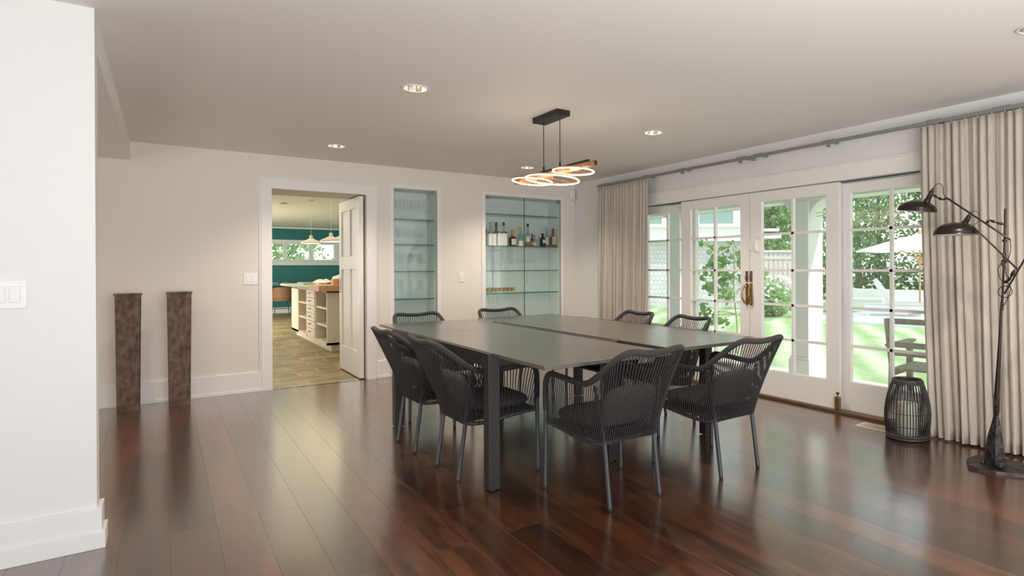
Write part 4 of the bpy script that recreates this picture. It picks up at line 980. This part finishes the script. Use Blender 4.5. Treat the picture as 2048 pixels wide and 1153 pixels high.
# flowering bush in front of the gate
t = thing('garden_bush', 'round flowering bush in front of the pale wooden gate', 'bush', (15.2, 11.75, -.3))
m = MB(); rnd = random.Random(11)
for k in range(14): leafcloud(m, (rnd.uniform(-.55, .55), rnd.uniform(-.55, .55), rnd.uniform(.3, .85)), (.45, .45, .4), 170, .10, rnd, .1)
m.build('foliage', 'leafC', t)
m = MB(); rnd = random.Random(12)
for k in range(160):
    a = rnd.uniform(0, 6.28); b = rnd.uniform(0, 1.4); p = (math.cos(a) * math.cos(b) * .98, math.sin(a) * math.cos(b) * .98, .5 + .75 * math.sin(b)); leafcloud(m, p, (.04, .04, .04), 4, .07, rnd, .0)
m.build('blossom', 'canvas', t, kind='stuff')
MB().tube([(0, 0, 0), (0, 0, .6)], .04, 6).build('stem', 'bark', t)
# gate / fence
t = thing('wooden_gate', 'pale weathered board gate with a top rail behind the bush', 'gate', (17.6, 13.6, -.3), math.radians(-35))
m = MB()
for i in range(10): m.box(-.85 + i * .17, -.70 + i * .17, 0, .03, .05, 2.05)
m.build('gate_boards', 'fence', t)
m = MB(); m.box(-.9, .9, -.05, .06, 2.05, 2.13); m.box(-.9, .9, -.03, 0, 1.8, 1.9); m.build('top_rail', 'fence', t)
for x in (-.93, .90): MB().box(x - .07, x + .07, -.06, .08, 0, 2.25).build('gate_post', 'fence', t)

# young citrus-like tree close outside
def young(x, y, label):
    t = thing('young_tree', label, 'tree', (x, y, -.3)); rnd = random.Random(21)
    m = MB(); m.tube(spline([(0, 0, 0), (.02, .01, .5), (-.03, .04, 1.1), (.0, .05, 1.6), (.02, .1, 1.9)], 4), .012, 6)
    tips = []
    for k in range(26):
        a = rnd.uniform(0, 6.28); z = rnd.uniform(1.0, 1.85); L_ = rnd.uniform(.25, .62); e = (math.cos(a) * L_, math.sin(a) * L_ + .12, z + rnd.uniform(-.1, .25)); m.tube([(0, .04, z - .1), e], .004, 4); tips.append(e)
    for k in range(4):
        a = 1.2 + k * .5; e = (math.cos(a) * .35, .5 + .1 * k, .55 + .1 * k); m.tube([(0, .03, .7), e], .004, 4); tips.append(e)
    m.build('trunk', 'stem', t)
    m = MB()
    for e in tips:
        for q in range(15):
            p = Vector(e) * rnd.uniform(.72, 1.03); p.z = e[2] + rnd.uniform(-.12, .1); p += Vector((rnd.uniform(-.1, .1), rnd.uniform(-.1, .1), 0)); leafcloud(m, p, (.03, .03, .03), 1, .12, rnd, 0)
    m.build('foliage', 'leafP', t)
young(8.15, 7.10, 'young slender tree with glossy leaves just outside the garden doors')

# shingled neighbouring house
HA = math.atan2(-3.2, 4.0)
t = thing('shingled_house', 'grey shingled house wing with white trim beyond the lawn', 'house', (16.2, 16.7, -.3), HA)
m = MB(); m.box(-4.5, 2.45, 0, 4, 0, 6.5); m.build('house_wall', 'shingle', t)
m = MB(); m.box(-4.5, 2.9, -.35, 0, 2.52, 2.70); m.box(-4.5, 2.9, -.30, 0, 2.70, 3.05); m.box(-4.5, 2.9, -.42, 0, 3.05, 3.11); m.build('eave_trim', 'white', t)
m = MB(); m.box(-4.55, 3.6, -.1, .1, 2.90, 3.0); m.box(2.9, 3.6, -.4, .5, 2.62, 2.80); m.build('side_canopy', 'white', t)
for x0, x1 in ((.55, 1.85), (-2.0, -.9)):
    w = MB(); w.box(x0 - .14, x0, -.04, 0, 3.2, 4.6); w.box(x1, x1 + .14, -.04, 0, 3.2, 4.6); w.box(x0 - .14, x1 + .14, -.04, 0, 3.12, 3.2); fo = w.build('window_casing', 'white', t)
    MB().box(x0, x1, -.02, 0, 3.2, 4.6).build('pane', 'wglass', fo)
MB().box(.05, .17, -.03, .0, 0.25, 2.5).build('corner_board', 'white', t)
MB().box(-4.5, 2.5, -.05, 0, 0, .28).build('plinth_board', 'shingle', t)
# wall lantern-like round vent at far left of the house
t2 = MB().lathe([(.30, 0), (.34, .02), (.34, .05), (.30, .06)], (0, 0, 0), 28, Matrix.Rotation(PI / 2, 4, 'X')); t2.build('round_vent', 'wglass', t).location = (-2.3, -.02, 3.45)

# pool deck, low wall, loungers and parasol
B1(14.9, 24.0, -6.0, 10.6, -.30, -.235).build('pool_deck', 'porchc', kind='structure')
B1(20.2, 20.5, 8.2, 12.4, -.30, .42).build('pool_wall', 'white', kind='structure')
def lounger(x, y, rz, label):
    t = thing('sun_lounger', label, 'sun lounger', (x, y, -.235), rz, 'white sun loungers by the pool')
    m = MB(); m.box(-.33, .33, -1.0, 1.0, .24, .30); m.build('frame', 'white', t, bevel=.01)
    for a in (-.3, .3):
        for b in (-.9, .9): MB().box(a - .03, a + .03, b - .03, b + .03, 0, .24).build('leg', 'white', t)
    MB().box(-.31, .31, -.98, .35, .30, .40).build('seat_cushion', 'canvas', t, bevel=.03)
    bk = MB().box(-.36, .36, 0, .85, 0, .14, Matrix.Translation((0, .30, .34)) @ Matrix.Rotation(math.radians(56), 4, 'X')); bk.build('back_cushion', 'canvas', t, bevel=.03)
    MB().box(-.30, .30, .04, .76, -.03, 0, Matrix.Translation((0, .30, .34)) @ Matrix.Rotation(math.radians(56), 4, 'X')).build('backrest', 'white', t)
lounger(17.6, 9.0, math.radians(30), 'white padded sun lounger with a raised back, left of the parasol pole')
lounger(17.0, 7.1, math.radians(25), 'white padded sun lounger right of the parasol pole, cut by the curtain')
lounger(18.6, 11.2, math.radians(25), 'low white sun lounger in the back, at the left of the deck')
PX, PY, PZ = 17.95, 8.62, -.235
t = thing('garden_parasol', 'big white canvas parasol with a wooden pole on the pool deck', 'parasol', (PX, PY, PZ))
R_ = 1.80; ze, zp = 1.93, 2.42
def can(u, v):
    a = u * 2 * PI; k = u * 8 % 1; sag = 1 - .045 * math.sin(PI * k); r = R_ * v * sag
    return (r * math.cos(a), r * math.sin(a), zp - (zp - ze) * v ** 1.15 - .03 * math.sin(PI * k) * v)
m = MB(); m.grid(can, 64, 8); m.build('canopy', 'canvas', t, smooth=False)
MB().tube([(0, 0, 0.05), (0, 0, zp + .02)], .028, 10).build('pole', 'pole', t)
MB().lathe([(.02, zp), (.05, zp + .04), (.045, zp + .08), (.01, zp + .12)], (0, 0, 0), 12).build('finial', 'pole', t)
m = MB()
for k in range(8): a = 2 * PI * k / 8; m.tube([(0, 0, 1.62), (math.cos(a) * .8, math.sin(a) * .8, 2.12)], .014, 5); m.tube([(0, 0, zp - .03), (math.cos(a) * R_ * .97, math.sin(a) * R_ * .97, ze - .0)], .012, 5)
m.build('ribs', 'pole', t)
MB().lathe([(.07, 1.55), (.075, 1.63), (.03, 1.68)], (0, 0, 0), 10).build('runner_hub', 'pole', t)
MB().lathe([(.30, 0), (.30, .05), (.06, .07), (.04, .28)], (0, 0, 0), 20).build('base', 'white', t)

# wooden garden armchair just outside the right glass door
t = thing('garden_armchair', 'weathered teak garden chair on the patio outside the right glass door', 'garden chair', (5.75, 2.62, -.115), math.radians(8))
for sx_ in (-1, 1):
    m = MB(); m.tube([(-.30 , .30 * sx_, 0), (-.26, .30 * sx_, .42), (-.38, .30 * sx_, .86)], .024, 6); m.build('rear_post', 'weather', t)
    MB().box(.20, .25, .30 * sx_ - .025, .30 * sx_ + .025, 0, .62).build('leg', 'weather', t)
    MB().box(-.32, .30, .30 * sx_ - .035, .30 * sx_ + .035, .60, .625).build('armrest', 'weather', t)
m = MB()
for i in range(6): m.box(-.27 + i * .09, -.19 + i * .09, -.28, .28, .385, .405)
m.box(-.28, .26, -.30, -.27, .33, .39); m.box(-.28, .26, .27, .30, .33, .39); m.box(.22, .25, -.28, .28, .33, .385)
m.build('seat', 'weather', t)
m = MB()
for z, x in ((.52, -.28), (.60, -.305), (.82, -.37)): m.box(x - .015, x + .015, -.30, .30, z, z + .05)
m.build('back_slats', 'weather', t)
# light cords strung between the porch columns
m = MB()
for z0, z1, z2_ in ((1.88, 1.885, 1.93), (1.84, 1.87, 1.94)):
    m.tube(spline([(6.35, 4.28, z0), (6.36, 3.6, z1), (6.36, 3.0, z2_ - .015), (6.35, 2.0, z2_)], 6), .004, 5)
o = m.build('string_cable', 'leafC'); tag(o, 'thin yellow-green cords strung between the porch columns outside the right door', 'cable')
